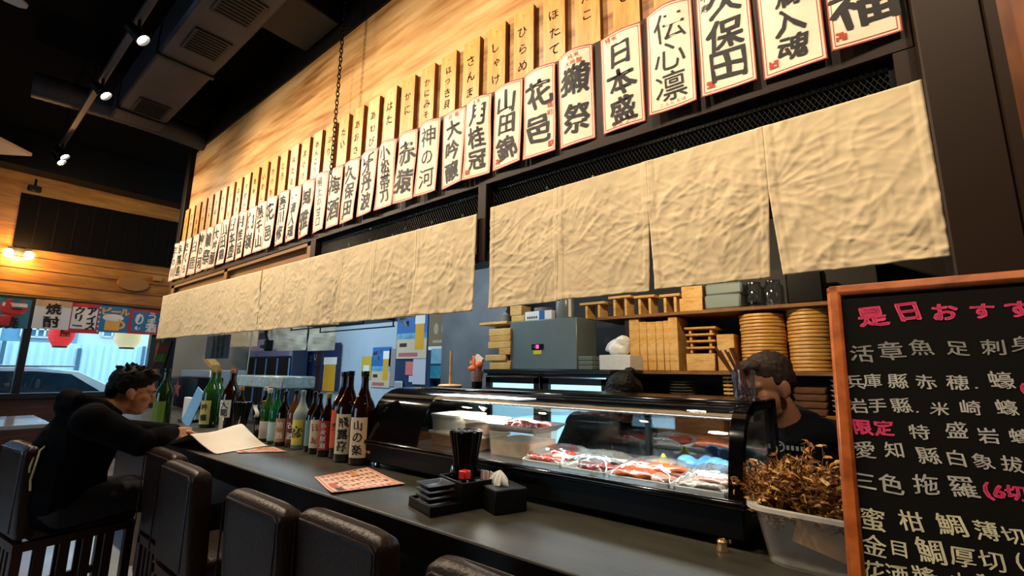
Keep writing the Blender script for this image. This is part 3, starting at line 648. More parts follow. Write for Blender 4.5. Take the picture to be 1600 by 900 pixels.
m = MB(); m.prism([(-.035, .0), (.0, .034), (.036, .012), (.026, -.012), (-.018, -.016)], .012, 0, M4.Translation((0, .005, .115)) @ M4.Rotation(pi / 2, 4, 'X')); m.build('white_wrapper', white_p, t)
m = MB(); m.tube([(-.02, 0, .07), (-.045, 0, .10), (-.05, 0, .125)], .004, 6); m.build('wire', chrome, t)
t = thing('ladle_rest', 'round wooden lid with an upright wooden stick on the left of the case', 'wooden lid', (-1.62, 1.56, CTOP + .0005))
MB().lathe([(0, 0), (.055, 0), (.058, .006), (.05, .012), (0, .014)], seg=28).build('lid', boxwood, t)
MB().tube([(.0, 0, .012), (.0, 0, .17)], .006, 8).build('stick', boxwood, t)

# ------------------------------------------------------------------ sake bottles on the counter
amber = mat('amber_glass', '1C0903', .06, coat=.6, trans=.1); blackg = mat('black_glass', '0A0A0B', .06, coat=.8); greeng = mat('green_glass', '2C5A1E', .06, coat=.4, trans=.35); dkgreen = mat('dark_green_glass', '14351A', .06, coat=.6, trans=.3)
emer = mat('emerald_glass', '1A6A3C', .06, coat=.4, trans=.35); frost = mat('frosted_glass', '9FB0A8', .45, trans=.3); ambery = mat('amber_light', '6E3A10', .06, coat=.6, trans=.35); cleargl = mat('pale_glass', 'B8C8C4', .1, trans=.4)
lab_c = mat('label_cream', 'D9C9A6', .6, var=.05, vscale=30); lab_red = mat('label_red', 'B0301F', .55); lab_or = mat('label_orange', 'D9551C', .55); lab_y = mat('label_yellow', 'D6CB52', .6); lab_teal = mat('label_teal', '6F8E92', .6); lab_br = mat('label_brown', '9A7B58', .6)
lab_dr = mat('label_dark_red', '5C1F1A', .6); lab_w = mat('label_white', 'DDD8CC', .6); lab_bk = mat('label_black', '1C1A18', .5); lab_pb = mat('label_pale_blue', '9FC0C6', .6)
def bottle(name, label, x, y, h, rad, glass_m, cap_m, lab_m=None, txt='', lz=(.06, .2), ink_m=None, cap_h=.022, face=.62, wrap=1.5, taper=.58, tsize=None, group='sake bottles on the counter', cat='bottle', vert=True, shoulder=None):
    t = thing(name, label, cat, (x, y, CT + .0006), 0, group); R_ = rad; nk = rad * .30; zs = shoulder or h * .56; zn = h * .80
    m = MB(); m.lathe([(0, .004), (R_ * .85, 0), (R_, .006), (R_, zs), (R_ * .96, zs + h * .04), (R_ * .80, zs + h * .10), (R_ * taper, zs + h * .15), (nk * 1.15, zn), (nk, zn + h * .06), (nk, h - cap_h)], seg=28); m.build('glass_body', glass_m, t, sharp=60)
    m = MB(); m.lathe([(nk * 1.02, h - cap_h - .004), (nk * 1.18, h - cap_h), (nk * 1.15, h - .001), (0, h)], seg=18); m.build('cap', cap_m, t)
    if lab_m:
        z0, z1 = lz[0] * h, lz[1] * h
        def sfn(a, b): th = face * 1.0 - pi / 2 + a / R_; return ((R_ + .0012) * cos(th), (R_ + .0012) * sin(th), (z0 + z1) / 2 + b)
        def sfn2(a, b): th = face - pi / 2 + a / R_; return ((R_ + .0022) * cos(th), (R_ + .0022) * sin(th), (z0 + z1) / 2 + b)
        m = MB(); wl_ = R_ * wrap; m.grid(lambda u, v: sfn((u - .5) * wl_, (v - .5) * (z1 - z0)), 14, 2, 0)
        n = len(txt); sp = (z1 - z0) * .9
        for k, ch in enumerate(txt): m.text(ch, sfn2, 1, tsize or min(wl_ * .62, sp / n * .95), (0, ((n - 1) / 2 - k) * sp / n), .02, .9)
        m.build('label', [lab_m, ink_m or ink], t)
    return t
G = [
 ('large brown sake bottle nearest the case, cream label with black brushwork', -1.832, 1.240, .396, .052, amber, blackg, lab_c, '山の楽', (.08, .50), ink, {}),
 ('large brown sake bottle second from the case, cream label, dense brush characters', -1.939, 1.234, .396, .052, amber, blackg, lab_c, '飛露喜', (.09, .52), ink, {}),
 ('large brown sake bottle third from the case, with an orange label', -2.040, 1.268, .392, .052, amber, blackg, lab_or, '芋', (.12, .55), ink, {}),
 ('brown bottle with a red label and yellow cap in the row', -2.122, 1.242, .290, .038, amber, mat('cap_yellow', 'B9A23A', .4), lab_red, '赤米原酒', (.10, .56), lab_w, {}),
 ('black bottle with a cream label of red and black brush marks', -2.214, 1.249, .286, .038, blackg, blackg, lab_c, '日友', (.10, .56), red_ink, {}),
 ('slim brown bottle with a grey-teal label', -2.290, 1.262, .290, .036, amber, amber, lab_teal, '', (.10, .52), ink, {}),
 ('frosted pale bottle with a bright yellow label', -2.402, 1.258, .292, .040, frost, frost, lab_y, '彦', (.08, .50), ink, {'tsize': .06}),
 ('brown bottle with a dark red label beside the frosted bottle', -2.493, 1.268, .292, .038, ambery, amber, lab_dr, '古酒', (.08, .50), lab_w, {}),
 ('dark bottle with a tan label, second left of the frosted bottle', -2.570, 1.248, .284, .038, blackg, blackg, lab_br, '地酒', (.08, .50), lab_w, {}),
 ('bright emerald bottle nearest the tan-labelled bottle', -2.665, 1.250, .290, .036, emer, emer, lab_pb, '', (.06, .40), ink, {}),
 ('green bottle with a white cap behind the paper flyer', -2.790, 1.262, .290, .038, greeng, mat('cap_white', 'D0D0CC', .4), lab_w, '', (.06, .38), ink, {}),
 ('squat black bottle with a pale ribbon at its neck', -2.915, 1.29, .215, .040, blackg, mat('cap_gold', '8A6A3A', .35, metal=.6), lab_bk, '梅', (.1, .5), lab_c, {'shoulder': .12}),
 ('brown bottle with a cream label behind the black chopstick cup', -3.095, 1.40, .292, .036, ambery, mat('cap_orange', 'C0713A', .4), lab_c, '純米', (.08, .5), ink, {}),
 ('brown bottle with an orange cap left of the black chopstick cup', -3.27, 1.30, .288, .036, amber, mat('cap_orange', 'C0713A', .4), lab_bk, '', (.08, .5), ink, {}),
 ('dark bottle with a pale cap behind the black chopstick cup', -3.20, 1.42, .285, .036, blackg, lab_c, lab_bk, '', (.08, .5), ink, {}),
 ('large brown sake bottle with a white label by the white paper sheets', -3.43, 1.295, .396, .052, amber, mat('cap_orange', 'C0713A', .4), lab_w, '大関', (.22, .5), ink, {}),
 ('large dark brown sake bottle behind the white-labelled one', -3.575, 1.36, .394, .052, amber, amber, lab_bk, '', (.1, .5), ink, {}),
 ('large green sake bottle with a yellow-green label', -3.72, 1.279, .396, .052, greeng, mat('cap_yellow', 'B9A23A', .4), mat('label_lime', 'C9BE6A', .6), '吟醸', (.06, .46), ink, {}),
 ('large green sake bottle with an orange cap', -3.85, 1.36, .396, .052, greeng, mat('cap_orange', 'C0713A', .4), lab_y, '', (.06, .4), ink, {}),
 ('large dark green sake bottle in front of the seated man, green label', -3.83, 1.035, .396, .052, dkgreen, blackg, mat('label_green', '6E8A1C', .5), '', (.04, .46), ink, {'wrap': 1.9}),
]
for (lb, x, y, h, rd, gm, cm, lm, tx, lz, im, kw) in G: bottle('sake_bottle', lb, x, y, h, rd, gm, cm, lm, tx, lz, im, **kw)
m = MB(); m.grid(lambda u, v: (.05 * (u - .5) + .02 * sin(v * 5), -.042 - .006 * sin(u * 7), .12 + .07 * v), 10, 10); m.build('ribbon', lab_w, bpy.data.objects.get('sake_bottle.011'))

# ------------------------------------------------------------------ small things on the counter
def sheet(name, label, corners, mats, deco=None, curl=0.01, cat='paper', lift=.0012, group=None, drop=1):
    c = [V((*p, 0)) for p in corners]; o = sum(c, V()) / 4
    W = (c[1] - c[0]).length; Hh = (c[3] - c[0]).length
    def fn(a, b, off=0):
        u, v = a / W + .5, b / Hh + .5; p = c[0].lerp(c[1], u).lerp(c[3].lerp(c[2], u), v) - o
        return (p.x, p.y, lift + off + curl * (max(0, u - .6) ** 2 * 3 + max(0, .25 - v) ** 2 * 2) )
    m = MB(); m.grid(lambda u, v: fn((u - .5) * W, (v - .5) * Hh), 16, 12, 0); m.grid(lambda u, v: fn((u - .5) * W, (.5 - v) * Hh, -.0008), 16, 12, 0)
    if deco: deco(m, fn, W, Hh)
    ob = m.build(name, mats, None, sharp=0); return tag(ob, label, cat, group, loc=(o.x, o.y, CT))
menu_p = mat('menu_paper', 'E6B9A0', .5, var=.06, vscale=30); menu_r = mat('menu_red', 'C4503A', .5); menu_k = mat('menu_dark', '4A2A22', .5); menu_y = mat('menu_ochre', 'C98A4A', .5)
def menu_deco(seed):
    def d(m, fn, W, Hh):
        r = random.Random(seed); f2 = lambda a, b: fn(a, b, .0006)
        def rect(a, b, w_, h_, mi): m.grid(lambda u, v: f2(a + w_ * u, b + h_ * v), 4, 2, mi)
        for a, b, w_, h_ in ((-.48, -.47, .96, .012), (-.48, .455, .96, .012), (-.48, -.47, .012, .93), (.468, -.47, .012, .93)): rect(a * W, b * Hh, w_ * W, h_ * Hh, 1)
        words = '刺身焼鳥天婦羅寿司丼麺酒肴御飯季節限定'
        for i in range(5):
            for j in range(10):
                m.text(r.choice(words), f2, r.choice([1, 1, 2]), .018, ((-.42 + i * .2) * W + r.uniform(-.01, .01), (.38 - j * .085) * Hh), .012, .3, r)
                m.text(r.choice(words), f2, 2, .012, ((-.35 + i * .2) * W, (.38 - j * .085) * Hh), .006, .3, r)
        rect(.0 * W, -.42 * Hh, .2 * W, .10 * Hh, 1); rect(.24 * W, -.40 * Hh, .2 * W, .10 * Hh, 2); rect(-.4 * W, .05 * Hh, .25 * W, .12 * Hh, 3)
    return d
sheet('menu_sheet', 'pink printed menu sheet lying alone on the counter', [(-1.729, .976), (-1.451, .885), (-1.377, 1.122), (-1.738, 1.215)], [menu_p, menu_r, menu_k, menu_y], menu_deco(1), .012, 'menu')
sheet('menu_sheet', 'pink printed flyer under the white paper sheets by the bottles', [(-2.66, 1.03), (-2.47, 1.0), (-2.34, 1.17), (-2.55, 1.20)], [menu_p, menu_r, menu_k, menu_y], menu_deco(2), .006, 'menu')
white_paper = mat('white_paper', 'DCCFB8', .7, var=.04, vscale=8)
m = MB()      # folded stack of white sheets: rises to a ridge, then slopes to the right
def pf(u, v):
    x = -.27 + .54 * u; y = -.15 + .28 * v - .05 * u; ridge_ = max(0, 1 - abs(u - .55) / (.5 if u < .55 else .42)); z = .004 + .092 * ridge_ ** 1.2 * (1 - .25 * (1 - v)) + .006 * sin(v * 6 + u * 4) * ridge_
    return (x, y, z)
m.grid(pf, 26, 14, 0); m.grid(lambda u, v: (pf(1 - u, v)[0], pf(1 - u, v)[1], max(.0008, pf(1 - u, v)[2] - .004)), 26, 14, 0)
o = m.build('paper_sheets', white_paper, None, sharp=0); o.data.polygons.foreach_set('use_smooth', [True] * len(o.data.polygons)); tag(o, 'loose white paper sheets folded into a ridge near the man', 'paper', loc=(-2.83, 1.04, CT), rz=.28)
m = MB(); m.grid(lambda u, v: (.09 * (u - .5), .012 * sin(u * 5), .10 * v * (1 - .35 * u) + .0), 10, 8, 0); o = m.build('napkin', white_paper, None, sharp=0)
tag(o, 'crumpled cream napkin standing by the large white-labelled bottle', 'napkin', loc=(-3.33, 1.225, CT + .001)); 
sm = o.modifiers.new('t', 'SOLIDIFY'); sm.thickness = .002

# condiment caddy (rotated with its corner at A), everything in it is a thing of its own
CA = M4.Translation((-1.169, .969, CT)) @ M4.Rotation(-math.radians(15.6), 4, 'Z')
def cw(u, v, z): return tuple(CA @ V((u, v, z)))
cad = thing('condiment_caddy', 'black lacquer condiment caddy on the counter in front of the case', 'caddy', (-1.169, .969, CT + .0006), -math.radians(15.6))
m = MB(); m.bb((0, 0, 0), (.148, .245, .006)); 
for a, b in (((0, 0, 0), (.148, .006, .028)), ((0, 0, 0), (.006, .1, .028)), ((.142, 0, 0), (.148, .1, .028))): m.bb(a, b, 0, .002)
m.build('tray', black_p, cad)
m = MB()
for a, b in (((0, .1, 0), (.148, .106, .078)), ((0, .239, 0), (.148, .245, .078)), ((0, .1, 0), (.006, .245, .078)), ((.142, .1, 0), (.148, .245, .078)), ((.07, .1, 0), (.075, .245, .07))): m.bb(a, b, 0, .002)
m.build('organizer_box', black_p, cad)
lacq = mat('lacquer_plate', '0E0806', .3, spec=.3); rimm = mat('plate_rim', '5A3320', .4)
for k in range(4):
    t = thing('small_square_plate', 'black square plate, %s from the bottom of the stack of four in the caddy' % ORD[k + 1], 'plate', cw(.072 + .001 * (k % 2), .052, .0075 + k * .0165), -math.radians(15.6), 'square plates in the caddy')
    m = MB(); loft(m, [(rrect(.066, .066, .004, 2), 0), (rrect(.070, .070, .004, 2), .004), (rrect(.094, .088, .005, 2), .014), (rrect(.094, .088, .005, 2), .016), (rrect(.088, .082, .004, 2), .0155), (rrect(.066, .064, .004, 2), .006)]); m.build('plate_body', lacq, t)
    m = MB(); loft(m, [(rrect(.0945, .0885, .005, 2), .0145), (rrect(.0945, .0885, .005, 2), .0162)], cap0=False, cap1=False); m.build('rim', rimm, t)
t = thing('spice_spoon', 'small silver spoon standing in the condiment caddy', 'spoon', cw(.03, .125, .0065)); m = MB(); m.tube([(0, 0, .0), (0, .004, .07)], .002, 6); m.ell((0, .006, .085), (.008, .003, .016)); m.build('spoon', chrome, t)
t = thing('soy_bottle', 'small dark bottle with a red cap in the condiment caddy', 'bottle', cw(.108, .130, .0065)); MB().lathe([(0, 0), (.017, 0), (.018, .004), (.017, .06), (.012, .072), (0, .072)], seg=20).build('bottle_body', blackg, t); MB().box((0, 0, .086), (.028, .028, .026), 0, .003).build('red_cap', mat('cap_red', 'D2190F', .35), t)
def chop_cup(loc, label, glabel, group, n, seed, g2):
    t = thing('chopstick_holder', label, 'cup', loc); m = MB(); m.lathe([(0, 0), (.026, 0), (.028, .008), (.033, .125), (.0315, .125), (.0265, .012), (0, .012)], seg=24); m.build('glass_cup', glass('cup_glass', (.85, .80, .72), .3), t)
    r = random.Random(seed)
    for k in range(n):
        a = k * 2.399; q = (k / n) ** .5; top = V((cos(a) * .051 * q, sin(a) * .051 * q, .205 + r.uniform(-.003, .003))); bot = V((cos(a) * .021 * q, sin(a) * .021 * q, .0135))
        o = MB().tube([bot, bot.lerp(top, .6), top], [.0024, .0050, .0066], 6).build('chopstick', black_p, None); tag(o, glabel, 'chopstick', g2, loc=loc)
chop_cup(cw(.040, .172, .0065), 'clear cup packed with black chopsticks in the condiment caddy', 'black chopstick in the caddy cup', None, 84, 3, 'black chopsticks in the caddy cup')
chop_cup((-3.03, 1.215, CT + .0006), 'clear cup packed with black chopsticks among the bottles', 'black chopstick in the cup among the bottles', None, 60, 4, 'black chopsticks among the bottles')
pink = mat('packet_paper', 'D8BDB8', .6)
for k, (du, tl) in enumerate(((0, -.12), (.014, -.03), (.028, .1), (.038, .22))):
    o = MB().box((0, 0, .032), (.020, .004, .064), 0, .001).build('sugar_packet', pink, None); tag(o, '%s pale pink paper packet from the left standing in the caddy' % ORD[k + 1], 'packet', 'packets in the caddy', loc=cw(.088 + du, .205 + .004 * k, .03)); o.rotation_euler = (-.1, tl, -.3)
tis = thing('tissue_box', 'black tissue box with a white tissue sticking out, right of the caddy', 'tissue box', (-.958, 1.140, CT + .0006), -math.radians(23))
m = MB(); m.box((0, 0, .033), (.165, .105, .066), 0, .003); m.build('box', mat('matte_black', '0A0B0A', .55, spec=.2), tis)
m = MB()
def tf(u, v):
    a = 2 * pi * u; w1 = (1 - v ** 2.2) * .8 + .2 * (1 - v) + .04; k = 1 + .28 * sin(a * 5 + v * 2) * (1 - v * .4) + .10 * sin(a * 9)
    return (cos(a) * .036 * w1 * k + .010 * v, sin(a) * .022 * w1 * k, .0655 + .040 * v - .008 * v * cos(a) * (1 - v))
m.grid(tf, 60, 10); m.build('tissue', mat('tissue_white', 'E2DFD6', .8), tis, sharp=0)
t = thing('counter_cap', 'small brass bell-shaped knob on the counter before the case', 'knob', (-.338, 1.205, CT + .0006)); MB().lathe([(0, 0), (.013, 0), (.013, .006), (.010, .012), (.011, .02), (.008, .024), (0, .025)], seg=18).build('knob', mat('brass', 'B09060', .3, metal=.7), t)

# ------------------------------------------------------------------ plastic tub with dried herbs, right end of the counter
tb_ = thing('plastic_tub', 'translucent plastic tub holding dried brown herbs at the right of the counter', 'tub', (-.075, 1.285, CT + .0006), -.06)
frostp = milky('frosted_tub', 'E0DACE', .13, .3)
m = MB(); loft(m, [(rrect(.33, .20, .035), 0), (rrect(.37, .235, .04), .108), (rrect(.362, .228, .038), .108), (rrect(.322, .192, .03), .004)]); m.build('tub_body', frostp, tb_)
m = MB(); loft(m, [(rrect(.364, .230, .038), .108), (rrect(.40, .262, .048), .110), (rrect(.40, .262, .048), .118), (rrect(.364, .230, .038), .118), (rrect(.364, .230, .038), .108)], cap0=False, cap1=False); m.build('rim', milky('frosted_rim', 'E4E0D4', .5, .3), tb_)
o = MB().box((.0, -.0, .0), (.17, .004, .085), 0, 0, M4.Rotation(.25, 4, 'Y') @ M4.Rotation(-.18, 4, 'X')).build('cardboard_flap', mat('cardboard', 'B58A55', .8, var=.1, vscale=20), None); tag(o, 'folded tan cardboard piece inside the plastic tub', 'cardboard', loc=(-.105, 1.228, CT + .068))
m = MB(); r = random.Random(11)
for c in range(60):      # tufts of curled dry leaves on stalks
    u_, v_ = r.uniform(-1, 1), r.uniform(-1, 1); c0 = V((u_ * .080, v_ * .055, r.uniform(-.04, .0))); lean = V((u_ * .55 + r.uniform(-.35, .35), v_ * .4 + r.uniform(-.3, .3), 1)).normalized(); hh = r.uniform(.07, .15) * (1 - .25 * abs(u_))
    for k in range(9):
        p = c0 + V((r.gauss(0, .010), r.gauss(0, .010), 0)); d = (lean + V((r.gauss(0, .25), r.gauss(0, .25), r.gauss(0, .12)))).normalized(); n = 6; h = hh * r.uniform(.5, 1.08); path = [p]; mi_ = r.choice([0, 0, 1, 1, 2])
        for j in range(n): d = (d + V((r.gauss(0, .22), r.gauss(0, .22), r.gauss(0, .2)))).normalized(); p = p + d * h / n; path.append(p.copy())
        w0 = r.uniform(.0010, .0018); m.tube(path, [w0 * (1 - .4 * j / n) for j in range(n + 1)], 4, mi_, caps=False)
        for q in range(13):      # leaves: short folded ribbons that curl down and out
            e = path[r.randint(1, n)].copy(); dd = V((r.gauss(0, 1), r.gauss(0, 1), r.gauss(.25, .6))).normalized(); sd = dd.orthogonal().normalized() * r.uniform(.0014, .0036); up = dd.cross(sd).normalized() * .001; L_ = r.uniform(.010, .026); mi2 = r.choice([0, 0, 1, 1, 1, 2]); vs = []
            for j in range(5):
                w_ = (1, 1.2, 1.0, .7, .15)[j]; vs += [e - sd * w_, e + up, e + sd * w_]; e = e + dd * L_ / 4; dd = (dd + V((r.gauss(0, .28), r.gauss(0, .28), r.gauss(-.08, .22)))).normalized()
            m.add(vs, [(3 * j + i, 3 * j + i + 1, 3 * j + i + 4, 3 * j + i + 3) for j in range(4) for i in range(2)], mi2)
o = m.build('dried_herb_bunch', [mat('herb_gold', 'A8712A', .6), mat('herb_brown', '6A3F16', .7), mat('herb_pale', 'C8A05C', .6)], None, sharp=0); tag(o, 'shaggy bunch of dried brown herbs sticking out of the plastic tub', 'dried herbs', loc=(-.178, 1.29, CT + .105))
m = MB(); m.ell((0, 0, .06), (.05, .04, .07)); m.ell((.02, .01, .1), (.03, .03, .06)); o = remesh(m, 'plastic_bag', mat('blue_white_film', '7FA6C4', .3, var=.4, vscale=10), None, .006, 3); tag(o, 'blue and white plastic packet behind the herb tub', 'bag', loc=(-.02, 1.47, CT + .001))

# ------------------------------------------------------------------ chalk menu board leaning back on the counter
BO = V((-.0785, 1.12, 1.344)); BD = V((0, -.20, -.477)).normalized(); BN = V((0, BD.z, -BD.y)); BH = .618
bd = thing('chalk_menu_board', 'black chalk menu board in a brown wooden frame at the right edge', 'menu board', tuple(BO))
BM = M4(((1, 0, 0, 0), (0, -BD.y, -BN.y, 0), (0, -BD.z, -BN.z, 0), (0, 0, 0, 1)))   # local x right, y up the board, z towards the viewer side
if (BM.to_3x3() @ V((0, 0, 1))).y > 0: BM = M4(((1, 0, 0, 0), (0, -BD.y, BN.y, 0), (0, -BD.z, BN.z, 0), (0, 0, 0, 1)))
BW = .66; fw = .022
fmat = wood_panel_mat('board_frame_wood', '7E3A14', 'A0501E', 'B8642C', (3, 3, 3), 4, .3)
m = MB()
for a, b in (((0, -fw, -.014), (BW, 0, .010)), ((0, -BH, -.014), (BW, -BH + fw, .010)), ((0, -BH, -.014), (fw, 0, .010)), ((BW - fw, -BH, -.014), (BW, 0, .010))): m.bb(a, b, 0, .005, BM)
m.build('frame', fmat, bd)
m = MB(); m.bb((.42, -.25, -.03), (.45, -.05, -.014), 0, 0, BM); m.tube([V((.435, .09, -.05)), V((.435, .30, CT + .004 - BO.z))], .009, 8); m.build('rear_strut', fmat, bd)
def bpt(px, py):
    r = ROT @ V((px - 800, 450 - py, -FPX)); n = BN; t = (BO - V((0, 0, CZ))).dot(n) / r.dot(n); q = V((0, 0, CZ)) + r * t - BO; return q.x, -q.dot(BD)
bfn = lambda a, b: tuple(BM @ V((a, b, .0012)))
CH = [('是', 1363, 495, 46, 1), ('日', 1419, 488, 46, 1), ('お', 1476, 488, 44, 1), ('す', 1535, 487, 44, 1), ('す', 1592, 484, 44, 1), ('め', 1648, 482, 44, 1),
 ('活', 1347, 553, 38, 2), ('章', 1391, 548, 38, 2), ('魚', 1439, 543, 38, 2), ('足', 1496, 545, 38, 2), ('刺', 1551, 543, 38, 2), ('身', 1597, 538, 38, 2),
 ('兵', 1336, 597, 30, 3), ('庫', 1363, 595, 30, 3), ('縣', 1403, 596, 33, 3), ('赤', 1446, 597, 30, 3), ('穂', 1496, 598, 34, 3), ('.', 1526, 606, 30, 3), ('蠔', 1564, 594, 38, 3), ('(', 1600, 610, 34, 1),
 ('岩', 1340, 634, 30, 3), ('手', 1371, 634, 28, 3), ('縣', 1408, 634, 32, 3), ('.', 1434, 644, 30, 3), ('米', 1468, 639, 28, 3), ('崎', 1516, 637, 36, 3), ('蠔', 1573, 637, 38, 3),
 ('限', 1348, 668, 28, 1), ('定', 1381, 669, 28, 1), ('特', 1436, 675, 34, 3), ('盛', 1494, 672, 36, 3), ('岩', 1544, 681, 36, 3), ('蠔', 1594, 682, 38, 3),
 ('愛', 1351, 703, 33, 3), ('知', 1396, 703, 33, 3), ('縣', 1450, 712, 38, 3), ('白', 1494, 716, 34, 3), ('象', 1536, 721, 36, 3), ('拔', 1582, 726, 36, 3),
 ('三', 1352, 752, 32, 3), ('色', 1392, 756, 36, 3), ('拖', 1446, 757, 40, 3), ('羅', 1505, 762, 44, 3), ('(', 1543, 768, 40, 1), ('6', 1561, 769, 40, 1), ('切', 1588, 771, 36, 1),
 ('蜜', 1364, 812, 38, 4), ('柑', 1423, 814, 38, 4), ('鯛', 1485, 820, 46, 4), ('薄', 1541, 829, 42, 4), ('切', 1584, 838, 36, 4),
 ('金', 1366, 853, 38, 4), ('目', 1405, 858, 32, 4), ('鯛', 1454, 861, 44, 4), ('厚', 1504, 871, 42, 4), ('切', 1550, 877, 38, 4), ('(', 1594, 880, 40, 4),
 ('花', 1365, 893, 36, 4), ('酒', 1402, 899, 36, 4), ('漿', 1446, 902, 38, 4), ('山', 1500, 908, 34, 4), ('菜', 1545, 912, 34, 4)]
m = MB(); r = random.Random(21); m.bb((fw * .6, -BH + fw * .6, -.012), (BW - fw * .6, -fw * .6, .0), 4, 0, BM)
for ch, px_, py_, s_, mi in CH:
    a, b = bpt(px_, py_); a2, _ = bpt(px_ + s_, py_); m.text(ch, bfn, mi - 1, (a2 - a) * 1.06, (a, b), .012 if mi > 1 else .032, .8, r)
m.build('board_surface', [mat('chalk_pink', 'E03C6C', .8), mat('chalk_grey', '8E8C86', .85), mat('chalk_white', 'B5B2A8', .85), mat('chalk_cream', 'CFC9A6', .85), mat('chalkboard', '0D0B09', .8, var=.15, vscale=6, spec=.08)], bd, sharp=0)
# ------------------------------------------------------------------ kitchen behind the bar
struct('wall_pillar', MB().bb((-3.30, 3.05, -.35), (-2.50, 3.46, 2.42)), grey_plaster)
struct('wall_pale', MB().bb((-6.05, 3.40, -.35), (-4.44, 3.46, 1.74)), pale_blue)
navy = mat('navy_panel', '1E3656', .5, var=.15, vscale=2); tanb = mat('tan_panel', '7A6A4C', .6)
struct('door_1', MB().bb((-4.43, 3.38, -.35), (-3.86, 3.46, 2.0), 0, .004).bb((-3.86, 3.36, -.35), (-3.80, 3.46, 2.0)), navy)
struct('trim_7', MB().bb((-6.14, 3.36, -.35), (-6.05, 3.46, 2.4)), mat('brown_post', '2E1C14', .5))

def rect_thing(name, label, cat, p0, p1, Y, mats, deco=None, th=.002, group=None):
    a, b = at(*p0, Y), at(*p1, Y); c = (a + b) / 2; w_, h_ = abs(b.x - a.x), abs(a.z - b.z)
    m = MB(); m.box((0, 0, 0), (w_, th, h_), 0); fn = lambda x, z: (x, -th / 2 - .001, z)
    if deco: deco(m, fn, w_, h_)
    o = m.build(name, mats, None, sharp=0); return tag(o, label, cat, group, loc=(c.x, Y, c.z))
def quad(m, fn, x0, z0, x1, z1, mi, off=0): m.add([fn(x0, z0), fn(x1, z0), fn(x1, z1), fn(x0, z1)], [(0, 1, 2, 3)], mi)
sky_b = mat('poster_blue', '2C6FB8', .5, var=.2, vscale=5); sand = mat('poster_sand', 'C9B89A', .6); beer = mat('beer_gold', 'D9A02A', .5); foam = mat('beer_foam', 'EDEAE0', .6); sea = mat('poster_sea', '2E7FA6', .5, col2='8FC4DA', vscale=6); pnavy = mat('poster_navy', '1A2C50', .5, var=.2, vscale=4)
def beer_poster(m, fn, W, H):
    f2 = lambda x, z: (lambda p: (p[0], p[1] - .0006, p[2]))(fn(x, z)); f3 = lambda x, z: (lambda p: (p[0], p[1] - .0012, p[2]))(fn(x, z))
    quad(m, fn, -.5 * W, -.5 * H, .5 * W, -.05 * H, 1); quad(m, f2, -.5 * W, -.10 * H, .5 * W, .02 * H, 5)
    quad(m, f3, .12 * W, -.32 * H, .40 * W, .20 * H, 2); quad(m, f3, .10 * W, .20 * H, .42 * W, .40 * H, 3); quad(m, f2, -.42 * W, -.46 * H, .22 * W, -.38 * H, 4)
    quad(m, f2, -.4 * W, -.26 * H, -.15 * W, -.18 * H, 6)
    for k, ch in enumerate('最高にうま'): m.text(ch, f3, 3, .15 * W, ((-.40 + .10 * k) * W, (.33 + .02 * k) * H), .02, .6)
    for k, ch in enumerate('い夏'): m.text(ch, f3, 3, .15 * W, ((-.30 + .15 * k) * W, .22 * H), .02, .6)
pk = mat('poster_red_text', 'B0606A', .6); kk = mat('poster_dark', '3A2C24', .6)
PM = [sky_b, sand, beer, foam, pk, sea, kk]
rect_thing('beer_poster', 'blue beer poster with a tall glass on the navy door, right of the pale wall', 'poster', (623, 487), (666, 560), 3.37, PM, beer_poster)
rect_thing('beer_poster', 'smaller blue beach beer poster on the pale wall', 'poster', (583, 543), (608, 606), 3.39, PM, beer_poster)
rect_thing('wall_calendar', 'yellow calendar strip on the pale wall left of the small beer poster', 'calendar', (566, 557), (579, 592), 3.39, [mat('calendar_yellow', 'C9A93A', .6), white_p], lambda m, fn, W, H: quad(m, fn, -.3 * W, -.45 * H, .3 * W, .1 * H, 1))
rect_thing('wall_notice', 'narrow grey notice strip right of the small beer poster', 'notice', (609, 545), (617, 604), 3.39, [mat('notice_grey', '8E8A90', .6)])
rect_thing('wall_notice', 'pink square note on the navy door', 'notice', (634, 565), (646, 586), 3.37, [mat('note_pink', 'D0706A', .6)])
rect_thing('wall_notice', 'white sheet hanging on the navy door under the beer poster', 'notice', (646, 561), (664, 601), 3.366, [mat('note_white', 'B8BCC8', .6)])
rect_thing('wall_notice', 'small white card below the pink note', 'notice', (639, 587), (645, 597), 3.37, [mat('note_white', 'B8BCC8', .6)])
def striped(m, fn, W, H):
    for k in range(4): quad(m, fn, (-.35 + k * .2) * W, -.35 * H, (-.28 + k * .2) * W, .35 * H, 1)
rect_thing('wall_notice', 'white card with dark strokes low on the navy door edge', 'notice', (617, 595), (628, 612), 3.36, [mat('note_white', 'B8BCC8', .6), kk], striped)
def sandals(m, fn, W, H):
    for sx in (-.16, .2):
        pts = [(sx * W + .11 * W * cos(a), -.02 * H + .13 * H * sin(a)) for a in [2 * pi * k / 16 for k in range(16)]]; m.add([fn(*p) for p in pts], [tuple(range(16))], 1)
    quad(m, fn, -.3 * W, -.34 * H, .3 * W, -.28 * H, 1); quad(m, fn, -.5 * W, -.5 * H, .5 * W, -.42 * H, 2)
rect_thing('wall_calendar', 'tan calendar with two pale ovals left of the grey pillar', 'calendar', (672, 480), (703, 546), 3.36, [tanb, mat('calendar_pale', 'A89C86', .6), white_p], sandals)
def seascape(m, fn, W, H):
    quad(m, fn, -.5 * W, -.5 * H, .5 * W, -.05 * H, 1); quad(m, fn, -.5 * W, -.07 * H, .5 * W, .0 * H, 2)
    f3 = lambda x, z: (lambda p: (p[0], p[1] - .0012, p[2]))(fn(x, z))
    for k, ch in enumerate('海の家'): m.text(ch, f3, 3, .13 * W, ((-.1 + .14 * k) * W, -.42 * H), .01, .2)
